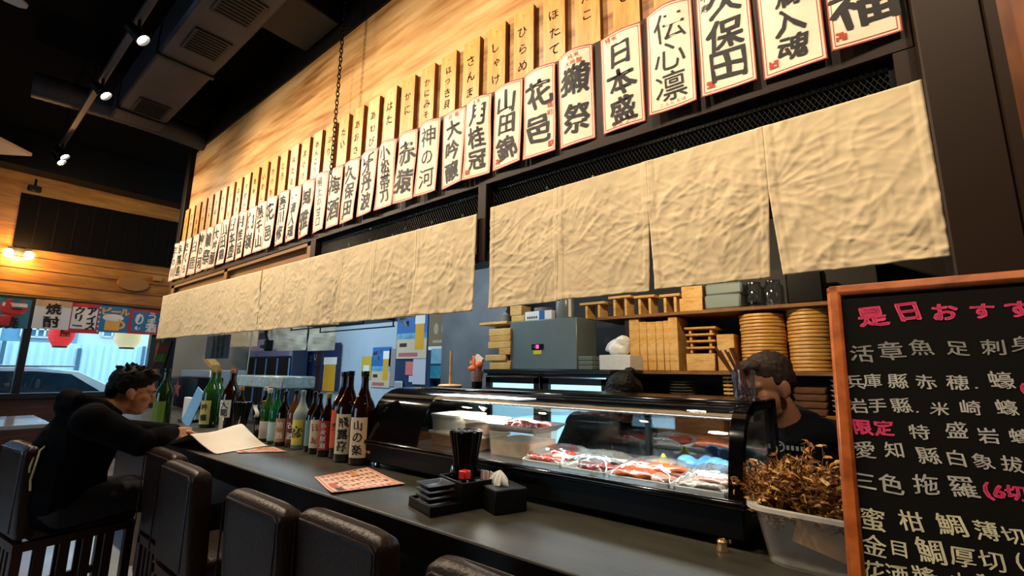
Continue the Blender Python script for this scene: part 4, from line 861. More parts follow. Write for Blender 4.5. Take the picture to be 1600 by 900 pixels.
rect_thing('sea_poster', 'turquoise seascape poster left of the grey pillar', 'poster', (674, 545), (707, 592), 3.35, [mat('sea_sky', '7FB0C8', .5, var=.3, vscale=6), mat('sea_deep', '1F7C9A', .5, var=.3, vscale=10), mat('sea_dark', '2A4A58', .6), white_p], seascape)
def navy_poster(m, fn, W, H):
    f3 = lambda x, z: (lambda p: (p[0], p[1] - .0012, p[2]))(fn(x, z))
    quad(m, fn, .25 * W, -.5 * H, .44 * W, .05 * H, 1); quad(m, fn, .24 * W, .05 * H, .45 * W, .2 * H, 2)
    for k, ch in enumerate('最高にうまい'): m.text(ch, f3, 2, .07 * W, ((-.35 + .09 * k) * W, (.1 + .02 * k) * H), .02, .6)
rect_thing('beer_poster', 'large dark navy beer poster left of the brown post', 'poster', (446, 540), (528, 612), 3.37, [pnavy, beer, foam], navy_poster)

# glass-door drinks fridge at the far left of the kitchen
t = thing('drinks_cooler', 'dark glass-door drinks cooler behind the bottles with lilac top panels', 'cooler', (-8.0 + .0 + 7.9 - 7.05, 3.05, -.35)); 
t.location = (-6.95, 3.0, -.35); lil = mat('lilac_panel', '8C84A8', .5); blkg = mat('cooler_glass', '06070B', .25, spec=.2)
m = MB(); m.bb((-.66, .06, 0), (.72, .28, 2.05), 0, .005); m.build('cabinet', mat('cooler_body', '22304A', .45), t)
for k in range(4):
    x = -.65 + k * .342; m = MB(); m.bb((x, .045, 1.70), (x + .33, .06, 1.95)); m.build('header_panel', lil, t); m = MB(); m.bb((x, .045, .1), (x + .33, .06, 1.68)); d = m.build('door', blkg, t)
    m = MB(); m.bb((x + .315, .03, .2), (x + .33, .045, 1.67)); m.build('handle', mat('cooler_blue_edge', '5C86B8', .3), d)
# small white noren pieces hanging inside
for k, (a, b, c) in enumerate(((347, 384, 541), (388, 402, 541), (421, 437, 544), (437, 478, 547), (484, 523, 547))):
    A, B = at(a, 505, 2.6), at(b, c, 2.6); A.z = at(435, 504, 2.6).z; w_, h_ = (B.x - A.x) * .985, A.z - B.z
    m = MB(); m.grid(lambda u, v: ((u - .5) * w_, .012 * noise.noise(V((u * 4 + k * 3, v * 3, 2))), -h_ * v), 14, 10); o = m.build('inner_curtain', mat('grey_cloth', 'A8A290', .9, bump=.2, bscale=20), None, sharp=0)
    tag(o, '%s small grey-white cloth from the left hanging inside the kitchen' % ORD[k + 1], 'curtain', 'small cloths inside the kitchen', loc=((A.x + B.x) / 2, 2.6, A.z)); sm = o.modifiers.new('t', 'SOLIDIFY'); sm.thickness = .002
c0, c1 = at(340, 508, 2.6), at(530, 500, 2.6); c0.z = c1.z = at(435, 504, 2.6).z; o = MB().tube([(c0.x, 2.6, c0.z + .003), (c1.x, 2.6, c0.z + .003)], .008, 8).tube([(c0.x + .02, 2.6, c0.z), (c0.x + .02, 2.6, 2.42)], .006, 6).tube([(c1.x - .02, 2.6, c0.z), (c1.x - .02, 2.6, 2.42)], .006, 6).build('curtain_rod', black_p, None); tag(o, 'thin black rod holding the small kitchen cloths', 'rod')
a, b = at(462, 509, 2.1), at(575, 520, 2.1); t = thing('wire_shelf', 'black overhead shelf hanging in the kitchen beside the pale wall', 'shelf', ((a.x + b.x) / 2, 2.2, a.z))
m = MB(); L = (b.x - a.x) / 2; m.bb((-L, -.15, 0), (L, .15, .02)); m.bb((-L, -.15, -.05), (L, -.14, -.04)); m.bb((-L, .14, -.05), (L, .15, -.04)); m.build('shelf_board', black_p, t)
m = MB(); 
for x in (-L + .01, L - .01): 
    for y in (-.14, .14): m.tube([(x, y, -.05), (x, y, 2.42 - a.z)], .006, 6)
m.build('hanger', black_p, t)
for k in range(5): tag(MB().lathe([(0, 0), (.03, 0), (.034, .08), (.03, .08), (.027, .006), (0, .006)], seg=14).build('glass_cup', clear, None), '%s glass from the left on the overhead kitchen shelf' % ORD[k + 1], 'glass', 'glasses on the overhead shelf', loc=(b.x - .12 - k * .09, 2.2, a.z + .0205))
# black camera-like lamp clamp
q = at(415, 545, 1.85); t = thing('clip_lamp', 'black clip lamp hanging under the left curtain', 'lamp', (q.x, 1.85, q.z)); m = MB(); m.box((0, 0, .02), (.13, .05, .03), 0, .006); m.box((.05, 0, .03), (.06, .06, .10), 0, .01); m.tube([(.03, 0, .06), (.0, 0, .10), (-.03, 0, .14), (-.01, 0, .20), (-.01, 0, 2.42 - q.z)], .012, 8); m.build('lamp_body', black_p, t)
q = at(385, 585, 1.75); o = MB().tube([(0, 0, 0), (.01, 0, .15), (.02, 0, .3), (.02, .0, .8), (.02, 0, 2.42 - q.z)], .006, 6).build('hanging_cable', mat('pale_cable', 'B8C4A0', .5), None); tag(o, 'pale cable hanging down behind the bottles', 'cable', loc=(q.x, 1.75, q.z))
def sgn(m, fn, W, H):
    for j in range(4):
        for k in range(3): m.text('本日特選生酒焼物御品書'[(j * 3 + k) % 11], fn, 1, .14 * W, ((-.15 + .2 * k) * W, (.3 - .2 * j) * H), .01, .4)
o = rect_thing('green_sign', 'dark green sign with faint lettering under the far left curtain', 'sign', (325, 526), (356, 560), 1.9, [mat('sign_green', '16261E', .5), mat('sign_grey', '6E7A70', .6)], sgn, .012)
mc = MB(); [mc.tube([(x, 0, .05), (x, 0, 2.42 - o.location.z)], .003, 5) for x in (-.15, .15)]; mc.build('cord', black_p, o)
m = MB(); 
# clear plastic cover over a glass rack behind the small bottles
A, B = at(378, 586, 1.62), at(457, 618, 1.62); t = thing('glass_rack', 'pale clear plastic box of upturned glasses behind the small bottles', 'glass rack', ((A.x + B.x) / 2, 1.66, CT + .001)); L = (B.x - A.x) / 2; zt_ = A.z - CT; zb_ = B.z - CT
m = MB(); m.bb((-L, -.12, zt_ - .085), (L, .12, zt_), 0, .008); m.build('plastic_cover', mat('cloudy_plastic', 'B4C8CC', .25, trans=.5, var=.3, vscale=30), t)
m = MB(); m.bb((-L + .02, -.11, 0), (L - .02, .11, .03)); [m.tube([(x, y, .02), (x, y, zt_ - .08)], .006, 6) for x in (-L + .03, 0, L - .03) for y in (-.1, .1)]; m.build('rack_frame', steel_dk, t)
for k in range(7):
    tag(MB().lathe([(0, 0), (.030, 0), (.034, .10), (.031, .10), (.028, .006), (0, .006)], seg=14).build('glass_cup', clear, None), '%s glass from the left standing in the rack behind the bottles' % ORD[k + 1], 'glass', 'glasses in the rack', loc=((A.x + B.x) / 2 - L + .09 + k * (2 * L - .18) / 6, 1.66, CT + .0315))
# beer server box with a star, steel hood, sign and cards at the far end of the counter
q = at(282, 640, 1.75); t = thing('beer_server', 'black box with an orange star behind the far end of the counter', 'beer server', (q.x, 1.80, CT + .001))
A, B = at(258, 588, 1.70), at(305, 640, 1.70); L = (B.x - A.x) / 2; m = MB(); m.bb((-L, -.1, 0), (L, .14, A.z - CT), 0, .01); m.build('box', black_p, t)
st = [(.10 * (1 if k % 2 == 0 else .42) * sin(k * pi / 5), .10 * (1 if k % 2 == 0 else .42) * cos(k * pi / 5)) for k in range(10)]
m = MB(); m.prism([(x * 1.1, y) for x, y in st], .003, 0, M4.Translation((-.02, -.1, A.z - CT - .12)) @ M4.Rotation(pi / 2, 4, 'X')); m.build('star_emblem', mat('star_orange', 'C05A2A', .5), t)
A, B = at(285, 545, 2.1), at(335, 600, 2.1); HT = at(325, 578, 2.2).z - CT + 1.12; t = thing('steel_hood', 'brushed steel cabinet behind the far bottles under the curtain', 'cabinet', ((A.x + B.x) / 2, 2.2, CT - 1.12)); m = MB(); m.bb((-.55, -.1, 0), (.45, .3, HT), 0, .01); m.build('cabinet_body', mat('hood_steel', '8C9298', .4, metal=.5), t)
A = at(330, 572, 1.95); o = MB().box((0, 0, 0), (.34, .10, .07), 0, .01, M4.Rotation(.35, 4, 'Y')).build('cardboard_roll', mat('roll_tan', 'A8854E', .7), None); tag(o, 'tan cardboard roll above the green bottles', 'roll', loc=(at(330, 570, 2.25).x, 2.25, at(325, 578, 2.2).z + .095))
A, B = at(237, 537, 1.36), at(277, 577, 1.36)
t = thing('tilted_chalk_sign', 'small tilted chalkboard with red and green writing above the man', 'sign', (A.x + .26, 1.40, CT + .001)); sk = .28
m = MB(); h_ = .25; zz = .39; P = [(-.25, 0), (.10, 0), (.10 + .14, h_), (-.25 + .14, h_)]
m.prism(P, .012, 0, M4.Translation((0, 0, zz)) @ M4.Rotation(pi / 2, 4, 'X')); fn = lambda a, b: (a + .14 * (b + .125) / .25 - .075, -.0135, zz + .125 + b)
for k, ch in enumerate('本日入荷'): m.text(ch, fn, 1, .065, (-.105 + .07 * k, .065), .02, .7)
for k, ch in enumerate('生牡蠣有'): m.text(ch, fn, 2, .075, (-.125 + .08 * k, -.02), .02, .7)
m.build('chalk_panel', [mat('chalkboard', '15120F', .45), mat('chalk_red', 'C83A3A', .8), mat('chalk_green', '6CC050', .8)], t); MB().tube([(-.05, .02, 0), (-.05, .012, zz + .1)], .008, 8).build('stand', black_p, t)
q = at(293, 665, 1.30); t = thing('card_stand', 'white menu cards in a stand at the far end of the counter', 'menu card', (q.x, 1.30, CT + .001)); m = MB(); m.box((0, 0, .10), (.20, .03, .16), 0, .003); m.build('card', white_p, t); MB().box((0, 0, .01), (.16, .09, .02), 0, .003).build('base', black_p, t)
q = at(312, 665, 1.28); t = thing('clipboard', 'silver clipboard leaning beside the white cards', 'clipboard', (q.x - .10, 1.22, CT + .001)); m = MB(); m.box((0, 0, .13), (.16, .006, .26), 0, .001, M4.Rotation(.30, 4, 'Y') @ M4.Rotation(-.2, 4, 'X')); m.build('board', steel, t)

# ------------------------------------------------------------------ fridge with lit glass doors
FY = 2.72
A, B = at(757, 577, FY), at(953, 577, FY); FZ = A.z
t = thing('glass_door_fridge', 'dark steel counter fridge with lit glass doors behind the fish case', 'fridge', ((A.x + B.x) / 2, FY, -.35)); L = (B.x - A.x) / 2; FC = (A.x + B.x) / 2; H = FZ + .35
m = MB(); m.bb((-L, .03, .08), (L, .34, H - .03), 0, .004); m.bb((-L - .01, -.005, H - .03), (L + .005, .35, H), 0, .003); m.bb((-L + .04, .08, 0), (L - .04, .32, .08)); m.build('cabinet', steel_dk, t)
ice = mat('fridge_light', (.50, .80, 1.0), .4, emit=1.5)
for k in range(2):
    x0 = -L + .012 + k * L; x1 = x0 + L - .024; m = MB(); z0, z1 = .12, H - .045; e = .055
    for a, b in (((x0, 0, z0), (x0 + e, .03, z1)), ((x1 - e, 0, z0), (x1, .03, z1)), ((x0, 0, z1 - e), (x1, .03, z1)), ((x0, 0, z0), (x1, .03, z0 + e))): m.bb(a, b, 0, .004)
    d = m.build('door', steel_dk, t); MB().bb((x0 + e, .012, z0 + e), (x1 - e, .016, z1 - e)).build('door_glass', glass('fridge_glass', (.95, 1, 1), .05), d, sharp=0)
    MB().bb((x0 + e, .026, z0 + e), (x1 - e, .029, z1 - e)).build('lit_interior', ice, d, sharp=0)
    MB().bb((x0 + .01, -.012, z1 - .012), (x1 - .01, .0, z1 - .004)).build('handle', chrome, d)
# steel appliance on top of it
A, B = at(797, 503, FY + .06), at(902, 576, FY + .06); t = thing('steel_appliance', 'grey steel appliance with a small lit display on top of the fridge', 'appliance', ((A.x + B.x) / 2, FY + .06, FZ + .0005)); L = (B.x - A.x) / 2; H = A.z - FZ
m = MB(); m.bb((-L, 0, 0), (L, .28, H), 0, .005); m.build('casing', mat('appliance_grey', '6E7A7A', .42, metal=.3, var=.12, vscale=3), t)
m = MB(); x0, z0 = -L + 2 * L * (834 - 797) / 105, H * (576 - 547) / 73; m.bb((x0, -.004, z0), (x0 + .105, 0, z0 + .04), 0)
fn = lambda a, b: (x0 + .052 + a, -.0052, z0 + .02 + b)
for k, ch in enumerate('-18'): m.text(ch, fn, 2, .03, (-.035 + .015 * k, 0), .004)
m.bb((x0 + .04, -.0052, z0 + .008), (x0 + .066, -.004, z0 + .034), 1); m.build('display', [black_p, mat('led_pink', (1, .08, .35), .4, emit=1.5), mat('display_grey', 'A0A0A0', .5)], t)
m = MB(); m.bb((x0 + .015, -.002, z0 - .035), (x0 + .088, 0, z0 - .006)); m.build('yellow_sticker', mat('sticker_yellow', 'C8C01E', .5), t)
ATZ = A.z
def on_px(name, label, cat, p0, p1, Y, depth, mt, z=None, bev=.003, group=None, deco=None, gl=0):
    a, b = at(*p0, Y), at(*p1, Y); z0 = b.z if z is None else z; w_, h_ = b.x - a.x, a.z - z0
    m = MB(); m.box((0, depth / 2, h_ / 2), (w_, depth, h_), 0, bev)
    if deco: deco(m, w_, h_)
    o = m.build(name, mt if isinstance(mt, list) else [mt], None); return tag(o, label, cat, group, loc=((a.x + b.x) / 2, Y, z0 + .0006))
def carton(m, w_, h_):
    m.bb((-.02 * 0 + w_ * .05, -.002, .0), (w_ * .24, -.0005, h_), 1); fn = lambda a, b: (a, -.0015, h_ * .5 + b)
    for k in range(5): m.bb((-w_ * .4 + k * w_ * .08, -.0015, h_ * .2), (-w_ * .35 + k * w_ * .08, -.0005, h_ * .45), 2)
on_px('carton', 'white and blue carton lying on the grey appliance', 'carton', (820, 488), (862, 503), FY + .07, .13, [white_p, mat('carton_blue', '1F5FA8', .5), kk], ATZ, deco=carton)
on_px('wooden_box', 'small pale wooden box at the left end of the appliance top', 'box', (799, 494), (819, 505), FY + .07, .12, boxwood, ATZ); 
on_px('wooden_box', 'small wooden box stacked on the other at the left end of the appliance', 'box', (797, 479), (815, 494), FY + .07, .12, boxwood, at(797, 494, FY + .07).z + .001)
q = at(876, 500, FY + .12); t = thing('storage_jar', 'clear plastic jar with a white lid edge on the grey appliance', 'jar', (q.x + .025, FY + .14, ATZ + .0006)); MB().lathe([(0, 0), (.062, 0), (.066, .01), (.066, .15), (.06, .16), (0, .165)], seg=24).build('jar_body', mat('jar_plastic', '9AA0A0', .25, trans=.5), t); MB().tube([(.06, -.03, .01), (.06, -.03, .15)], .012, 8).build('white_handle', white_p, t)
q = at(842, 488, FY + .2); t = thing('storage_tub', 'clear round tub behind the white carton on the appliance', 'tub', (q.x - .02, FY + .295, ATZ + .0006)); MB().lathe([(0, 0), (.07, 0), (.078, .12), (.072, .12), (.06, .02), (0, .02)], seg=24).build('tub_body', mat('jar_plastic', '9AA0A0', .25, trans=.5), t)
# small shelf with boxes left of the appliance
A, B = at(772, 502, 2.98), at(800, 506, 2.98); o = MB().box((0, 0, 0), (B.x - A.x + .10, .2, .02), 0, .002).build('wall_shelf', bamboo, None); tag(o, 'short wooden shelf on the grey pillar left of the appliance', 'shelf', loc=((A.x + B.x) / 2, 2.95, B.z))
q = at(786, 500, 2.9); t = thing('glass_bottle', 'small clear bottle on the short wooden shelf', 'bottle', (q.x, 2.93, B.z + .0106)); MB().lathe([(0, 0), (.03, 0), (.032, .06), (.012, .08), (.012, .1), (0, .1)], seg=16).build('bottle_body', mat('jar_plastic', '9AA0A0', .25, trans=.5), t)
z = FZ + .0006; lev = []
r = random.Random(3)
for k, (px0, px1, hh, yo) in enumerate(((765, 797, .050, 0), (768, 797, .014, .01), (758, 790, .045, .0), (779, 797, .05, 0), (762, 797, .05, 0), (764, 797, .045, .0), (763, 797, .055, 0))):
    a, b = at(px0, 560, FY + .04), at(px1, 560, FY + .04); o = MB().box((0, .09, hh / 2), (b.x - a.x, .18, hh), 0, .003).build('wooden_box', [boxwood, bamboo][k % 2], None)
    tag(o, 'wooden box, %s from the bottom of the stack beside the appliance' % ORD[k + 1], 'box', 'stack of wooden boxes on the fridge', loc=((a.x + b.x) / 2, FY + .04 + yo, z)); z += hh + .0008

# ------------------------------------------------------------------ back shelving on the right
SY = 3.0
U, Lo = at(1000, 491, SY), at(1000, 579, SY)
t = thing('back_shelf', 'long wooden kitchen shelving behind the chefs holding trays and boxes', 'shelf', (-.4, SY, -.35)); zo = .35
shw = wood_panel_mat('shelf_wood', '5E3C1C', '7E5428', '966A36', (1, 4, 6), 4)
for nm, z in (('upper_board', U.z), ('middle_board', Lo.z), ('lower_board', .80)): MB().bb((-1.22 if nm[0] == 'u' else -.975, 0, z - .022 + zo), (1.2, .40, z + zo), 0, .002).build(nm, shw, t)
MB().bb((-.975, .40, 0), (1.2, .415, 2.2)).build('back_panel', mat('shelf_back', '1A1410', .6), t)
for x, zt_ in ((-1.005, U.z + .328), (.38, 2.2)): MB().bb((x, .02, 0), (x + .03, .40, zt_), 0, .002).build('upright', mat('shelf_dark', '20160F', .6), t)
UZ, LZ = U.z, Lo.z
# disc trays in two tall stacks
tray0 = None
def disc_tray(name, rad, th):
    m = MB(); m.lathe([(0, .003), (rad * .92, .001), (rad * .95, 0), (rad, .004), (rad, th - .004), (rad * .985, th - .0015), (rad * .95, th - .001), (rad * .93, .008), (0, .008)], seg=36); return m.build(name, bamboo, None)
for si, (px0, px1, n, lbl, rr) in enumerate(((1157, 1231, 17, 'left', 5), (1231, 1305, 17, 'right', 6))):
    a, b = at(px0, 540, SY + .12), at(px1, 540, SY + .12); rad = (b.x - a.x) / 2 * .965; ztop = at(px0 + 30, 483 if si else 492, SY + .12).z; th = (ztop - LZ) / n
    base = disc_tray('round_bamboo_tray', rad, th - .0006); r = random.Random(rr)
    for k in range(n):
        o = base if k == 0 else base.copy()
        if k: COL.objects.link(o)
        tag(o, 'round bamboo tray, %s from the bottom of the tall %s stack' % (ORD[k + 1], lbl), 'tray', 'round trays in the %s stack' % lbl, loc=((a.x + b.x) / 2 + r.uniform(-.003, .003), SY + .13 + r.uniform(-.003, .003), LZ + .0006 + k * th), rz=r.uniform(0, 6))
# row of upright serving boards
xs_ = [(984, 1000, 498), (1000, 1012, 503), (1012, 1026, 503), (1026, 1038, 502), (1038, 1047, 501), (1046, 1061, 495)]
for k, (p0, p1, pt) in enumerate(xs_):
    a, b = at(p0, 560, SY + .02), at(p1, 560, SY + .02); zt_ = at((p0 + p1) / 2, pt, SY + .02).z
    m = MB(); w_ = b.x - a.x - .003; m.box((0, .11, (zt_ - LZ) / 2), (w_, .22, zt_ - LZ), 0, .003); tag(m.build('serving_board', boxwood, None), 'upright wooden serving board, %s from the left in the row of six' % ORD[k + 1], 'serving board', 'upright serving boards on the shelf', loc=((a.x + b.x) / 2, SY + .02, LZ + .0006))
# small boxes and footed boards between the boards and the round trays
a, b = at(1073, 570, SY + .03), at(1119, 570, SY + .03); zz = LZ + .0006
on_px('wooden_box', 'shallow wooden box under the footed boards, left of the taller box', 'box', (1072, 553), (1118, 577), SY + .03, .2, boxwood, LZ)
on_px('wooden_box', 'tall pale wooden box right of the footed boards', 'box', (1119, 523), (1150, 577), SY + .05, .2, boxwood, LZ)
zz = at(1090, 552, SY + .03).z
for k in range(4):
    t = thing('footed_board', 'small footed wooden board, %s from the bottom of its stack' % ORD[k + 1], 'serving board', ((a.x + b.x) / 2 - .002, SY + .13, zz + .001), .05 * (k % 2), 'footed boards on the shelf'); w_ = (b.x - a.x) * (.98 if k < 3 else 1.08); hgt = .041
    MB().box((0, 0, hgt - .008), (w_, .2, .015), 0, .004).build('board_top', bamboo, t)
    for x in (-w_ * .33, w_ * .33): MB().box((x, 0, (hgt - .0155) / 2), (.016, .17, hgt - .0155), 0, .002).build('board_foot', bamboo, t)
    zz += hgt + .0006
# things on the upper board
def footed(px0, px1, ptop, lbl, flip=0):
    a, b = at(px0, 480, SY + .02), at(px1, 480, SY + .02); zt_ = at((px0 + px1) / 2, ptop, SY + .02).z; h_ = zt_ - UZ; w_ = b.x - a.x
    t = thing('sushi_stand', lbl, 'sushi stand', ((a.x + b.x) / 2, SY + .10, UZ + .0006), 0, 'wooden sushi stands on the upper shelf'); MB().box((0, 0, h_ - .009), (w_, .15, .018), 0, .002).build('stand_top', boxwood, t); 
    for x in (-w_ * .25, w_ * .25): MB().box((x, 0, (h_ - .018) / 2), (.018, .13, h_ - .018), 0, .002).build('stand_foot', boxwood, t)
footed(905, 944, 472, 'low wooden sushi stand at the left end of the upper shelf'); footed(950, 985, 462, 'wooden sushi stand second from the left on the upper shelf'); footed(990, 1022, 461, 'wooden sushi stand third from the left on the upper shelf'); footed(1030, 1062, 459, 'wooden sushi stand fourth from the left on the upper shelf')
ub = on_px('wooden_box', 'pale wooden box on the upper shelf under another box', 'box', (1061, 467), (1098, 481), SY + .03, .16, boxwood, UZ); zt_ = at(1070, 467, SY + .03).z + .001
on_px('wooden_box', 'pale wooden box on top of the box on the upper shelf', 'box', (1064, 448), (1098, 467), SY + .03, .16, boxwood, zt_)
grp = mat('container_grey', '8C9A98', .35, trans=.2)
on_px('food_container', 'grey plastic food container on the upper shelf, lower one', 'container', (1100, 462), (1158, 478), SY + .03, .2, grp, UZ, .012); zt_ = at(1120, 462, SY + .03).z + .003
on_px('food_container', 'grey plastic food container on the upper shelf, upper one', 'container', (1101, 445), (1160, 462), SY + .03, .2, grp, zt_, .012)
for k, (px_, lb) in enumerate(((1178, 'left of the pair'), (1209, 'right of the pair'))):
    q = at(px_, 470, SY + .1); t = thing('glass_jar', 'large clear glass jar on the upper shelf, ' + lb, 'jar', (q.x, SY + .12, UZ + .0006), 0, 'glass jars on the upper shelf'); MB().lathe([(0, 0), (.05, 0), (.055, .01), (.055, .12), (.04, .14), (.04, .16), (0, .16)], seg=20).build('jar_body', glass('jar_glass', (.8, .85, .85), .3), t)
on_px('black_machine', 'black appliance on the upper shelf near the menu board', 'appliance', (1225, 420), (1288, 463), SY + .04, .25, black_p, UZ, .01)
# white bag on papers, grey boxes
on_px('paper_stack', 'stack of white paper wrapped in plastic on the fridge top', 'paper', (936, 555), (985, 578), FY + .06, .2, mat('wrapped_white', 'C8C8C4', .3, var=.08, vscale=30), FZ)
q = at(960, 555, FY + .1); m = MB(); m.ell((0, 0, .05), (.075, .06, .06)); m.ell((.035, 0, .09), (.05, .045, .05)); m.box((.03, 0, .10), (.09, .06, .05), 0, .01); m.ell((-.05, 0, .06), (.05, .035, .03), rot=Euler((0, -.7, 0)).to_matrix())
o = remesh(m, 'plastic_bag', mat('white_film', 'D4D6D6', .3, bump=.5, bscale=18), None, .008, 3); tag(o, 'crumpled white plastic bag on the wrapped paper stack', 'bag', loc=(q.x, FY + .16, at(940, 555, FY + .06).z - .004))
for vv in o.data.vertices: q_ = noise.noise_vector(vv.co * 22) * .012 + noise.noise_vector(vv.co * 50) * .002; vv.co += V((q_.x, q_.y, q_.z if vv.co.z > .02 else 0))
for k in range(3): 
    a, b = at(903, 560, FY + .06), at(925, 560, FY + .06); hh = .03; tag(MB().box((0, .08, hh / 2), (b.x - a.x, .16, hh), 0, .004).build('lidded_box', mat('box_greygreen', '5A665C', .5), None), 'small grey-green box, %s from the bottom of three on the fridge' % ORD[k + 1], 'box', 'grey-green boxes on the fridge', loc=((a.x + b.x) / 2, FY + .06, FZ + .0006 + k * (hh + .0006)))
# low shelf: plates, brown trays
LB = .80
for k in range(9):
    a = at(1064, 605, SY + .1); tag(MB().lathe([(0, 0), (.04, 0), (.085, .016), (.082, .018), (.038, .004), (0, .004)], seg=24).build('plate', mat('grey_plate', '6A645C', .4), None), 'grey plate, %s from the bottom of the stack behind the case' % ORD[k + 1], 'plate', 'grey plates behind the case', loc=(a.x, SY + .13, .955 + k * .0185))
o = MB().box((0, 0, 0), (.5, .34, .154), 0, .002).build('wooden_crate', shw, None); tag(o, 'low dark wooden crate under the grey plates', 'crate', loc=(at(1070, 640, SY + .1).x, SY + .20, LB + .0776))
for k in range(3): 
    a = at(1052, 612, SY - .05); tag(MB().lathe([(0, 0), (.025, 0), (.048, .018), (.045, .02), (.022, .004), (0, .004)], seg=20).build('dish', mat('dish_white', 'D0CCC0', .3), None), 'small white dish, %s from the bottom of the little stack' % ORD[k + 1], 'dish', 'small white dishes', loc=(at(1052, 612, SY + .06).x - .04, SY + .055, .955 + k * .02))
a, b = at(1240, 620, SY + .06), at(1294, 620, SY + .06)
brn = wood_panel_mat('brown_tray', '5A3414', '7A4A20', '8E5C2C', (1, 3, 4), 4)
for k in range(8):
    hh = .037; m = MB(); loft(m, [(rrect(b.x - a.x - .02, .24, .01), 0), (rrect(b.x - a.x, .26, .012), hh * .9), (rrect(b.x - a.x - .012, .25, .01), hh * .9), (rrect(b.x - a.x - .03, .23, .008), .006)]); o = m.build('wooden_tray', brn, None); tag(o, 'brown rectangular tray, %s from the bottom of the stack behind the right chef' % ORD[k + 1], 'tray', 'brown trays behind the chef', loc=((a.x + b.x) / 2, SY + .16, LB + .0006 + k * .0385))
a = at(1303, 620, SY + .06)
for k in range(7): tag(MB().lathe([(0, 0), (.03, 0), (.055, .022), (.052, .024), (.028, .004), (0, .004)], seg=20).build('bowl', mat('dish_white', 'D0CCC0', .3), None), 'white bowl, %s from the bottom of the stack beside the menu board' % ORD[k + 1], 'bowl', 'white bowls beside the board', loc=(a.x + .04, SY + .08, LB + .16 + k * .027))
tag(MB().box((0, 0, .0785), (.16, .3, .157), 0, .002).build('wooden_crate', shw, None), 'small wooden crate under the white bowls', 'crate', loc=(a.x + .04, SY + .16, LB + .0006))
a = at(1133, 608, SY - .02); t = thing('bamboo_rack', 'small slatted wooden rack behind the chopstick tumbler', 'rack', (a.x, SY + .10, LB + .001))
m = MB()
for k in range(9): m.box((0, 0, .16 + k * .0235), (.055, .10, .013), 0, .002)
m.build('slats', boxwood, t); m = MB(); [m.box((x, .03, .175), (.008, .01, .35)) for x in (-.02, .02)]; m.build('rack_posts', boxwood, t)
# ------------------------------------------------------------------ ceiling fittings
duct_m = mat('duct_metal', '2E323C', .5, metal=.3, var=.35, vscale=3, bump=.3, bscale=4)
t = thing('ventilation_duct', 'grey rectangular air duct with dark vents running under the ceiling', 'duct', (-4.3, .95, 3.52))
MB().bb((-1.25, -.20, 0), (1.6, .18, .30), 0, .02).build('duct_body', duct_m, t)
for x in (-.75, .62, 1.2):
    f = MB(); f.bb((x - .16, -.12, -.012), (x + .16, .12, 0), 0, .003); o = f.build('vent', steel_dk, t); g = MB()
    for k in range(8): g.box((x - .13 + k * .037, 0, -.014), (.012, .2, .006))
    g.build('louvre', black_p, o)
MB().bb((-1.0, -.205, -.015), (-.96, .185, .31)).build('flange', steel_dk, t); MB().bb((.2, -.205, -.015), (.24, .185, .31)).build('flange', steel_dk, t)
m = MB(); pth = []; rr = []
for k in range(60): u = k / 59; pth.append((0.05 * sin(u * 3), -.62 + 1.82 * u, .02 * sin(u * 4))); rr.append(.115 + .004 * (k % 2))
m.tube(pth, rr, 16, 0); o = m.build('flexible_duct', duct_m, None); tag(o, 'round flexible duct crossing under the far ceiling', 'duct', loc=(-5.72, .85, 3.66))
t = thing('sprinkler_pipe', 'thin grey pipe running along the dark ceiling', 'pipe', (-4.1, 1.16, 3.74)); m = MB(); m.tube([(-1.0, 0, 0), (.95, 0, 0)], .022, 10); m.build('pipe', mat('pipe_grey', '6A6C74', .5), t); MB().tube([(.8, 0, 0), (.95, 0, 0)], .03, 10).build('coupling', steel_dk, t); m = MB(); m.tube([(-.9, 0, 0), (-.9, 0, .21)], .008, 6); m.tube([(.9, 0, 0), (.9, 0, .21)], .008, 6); m.build('hanger', steel_dk, t)
o = MB().bb((-.25, -.9, 0), (.25, .55, .25), 0, .01).build('ceiling_beam', mat('beam_dark', '101216', .6), None); tag(o, 'dark boxed beam crossing the ceiling near the chain', 'beam', loc=(-3.15, 1.0, 3.69)); o['kind'] = 'structure'
t = thing('track_rail', 'grey lighting track hanging along the ceiling above the chairs', 'track rail', (-2.8, TRACK_Y, TRACK_Z))
MB().bb((-3.45, -.02, 0), (3.5, .02, .035), 0, .003).build('rail', mat('rail_grey', '2E3036', .4), t)
m = MB(); 
for x in (-3.3, -2.1, -.9, .4, 1.8, 3.2): m.tube([(x, 0, .03), (x, 0, .65)], .006, 6)
m.build('suspension_rod', black_p, t)
lampm = mat('lamp_glow', (1, .93, .80), .4, emit=28)
def head(x, label, y=0.):
    t = thing('track_spotlight', label, 'spotlight', (x, TRACK_Y + y, TRACK_Z - .0005), 0, 'spotlights on the ceiling track')
    d = (V((.7, 1.0, -1.2))).normalized(); q = d.to_track_quat('Z', 'Y').to_matrix().to_4x4(); M = M4.Translation((0, 0, -.10)) @ q
    m = MB(); m.lathe([(0, -.07), (.032, -.065), (.036, -.02), (.042, .05), (.038, .05), (.034, .03), (0, .025)], seg=20, M=M); m.build('lamp_head', black_p, t)
    MB().lathe([(.033, .033), (0, .036)], seg=20, M=M).build('lens', lampm, t); MB().tube([(0, 0, -.07), (0, 0, 0)], .010, 8).build('stem', black_p, t)
for x, lb in ((-3.41, 'track spotlight nearest the camera, above the grey duct'), (-4.37, 'track spotlight second along the rail'), (-6.02, 'right one of the twin track spotlights at the far end'), (-6.20, 'left one of the twin track spotlights at the far end')): head(x, lb)
t = thing('suspended_board', 'square cream panel hanging flat under the ceiling at the left edge', 'panel', (-5.73, -.07, 3.0), pi / 4)
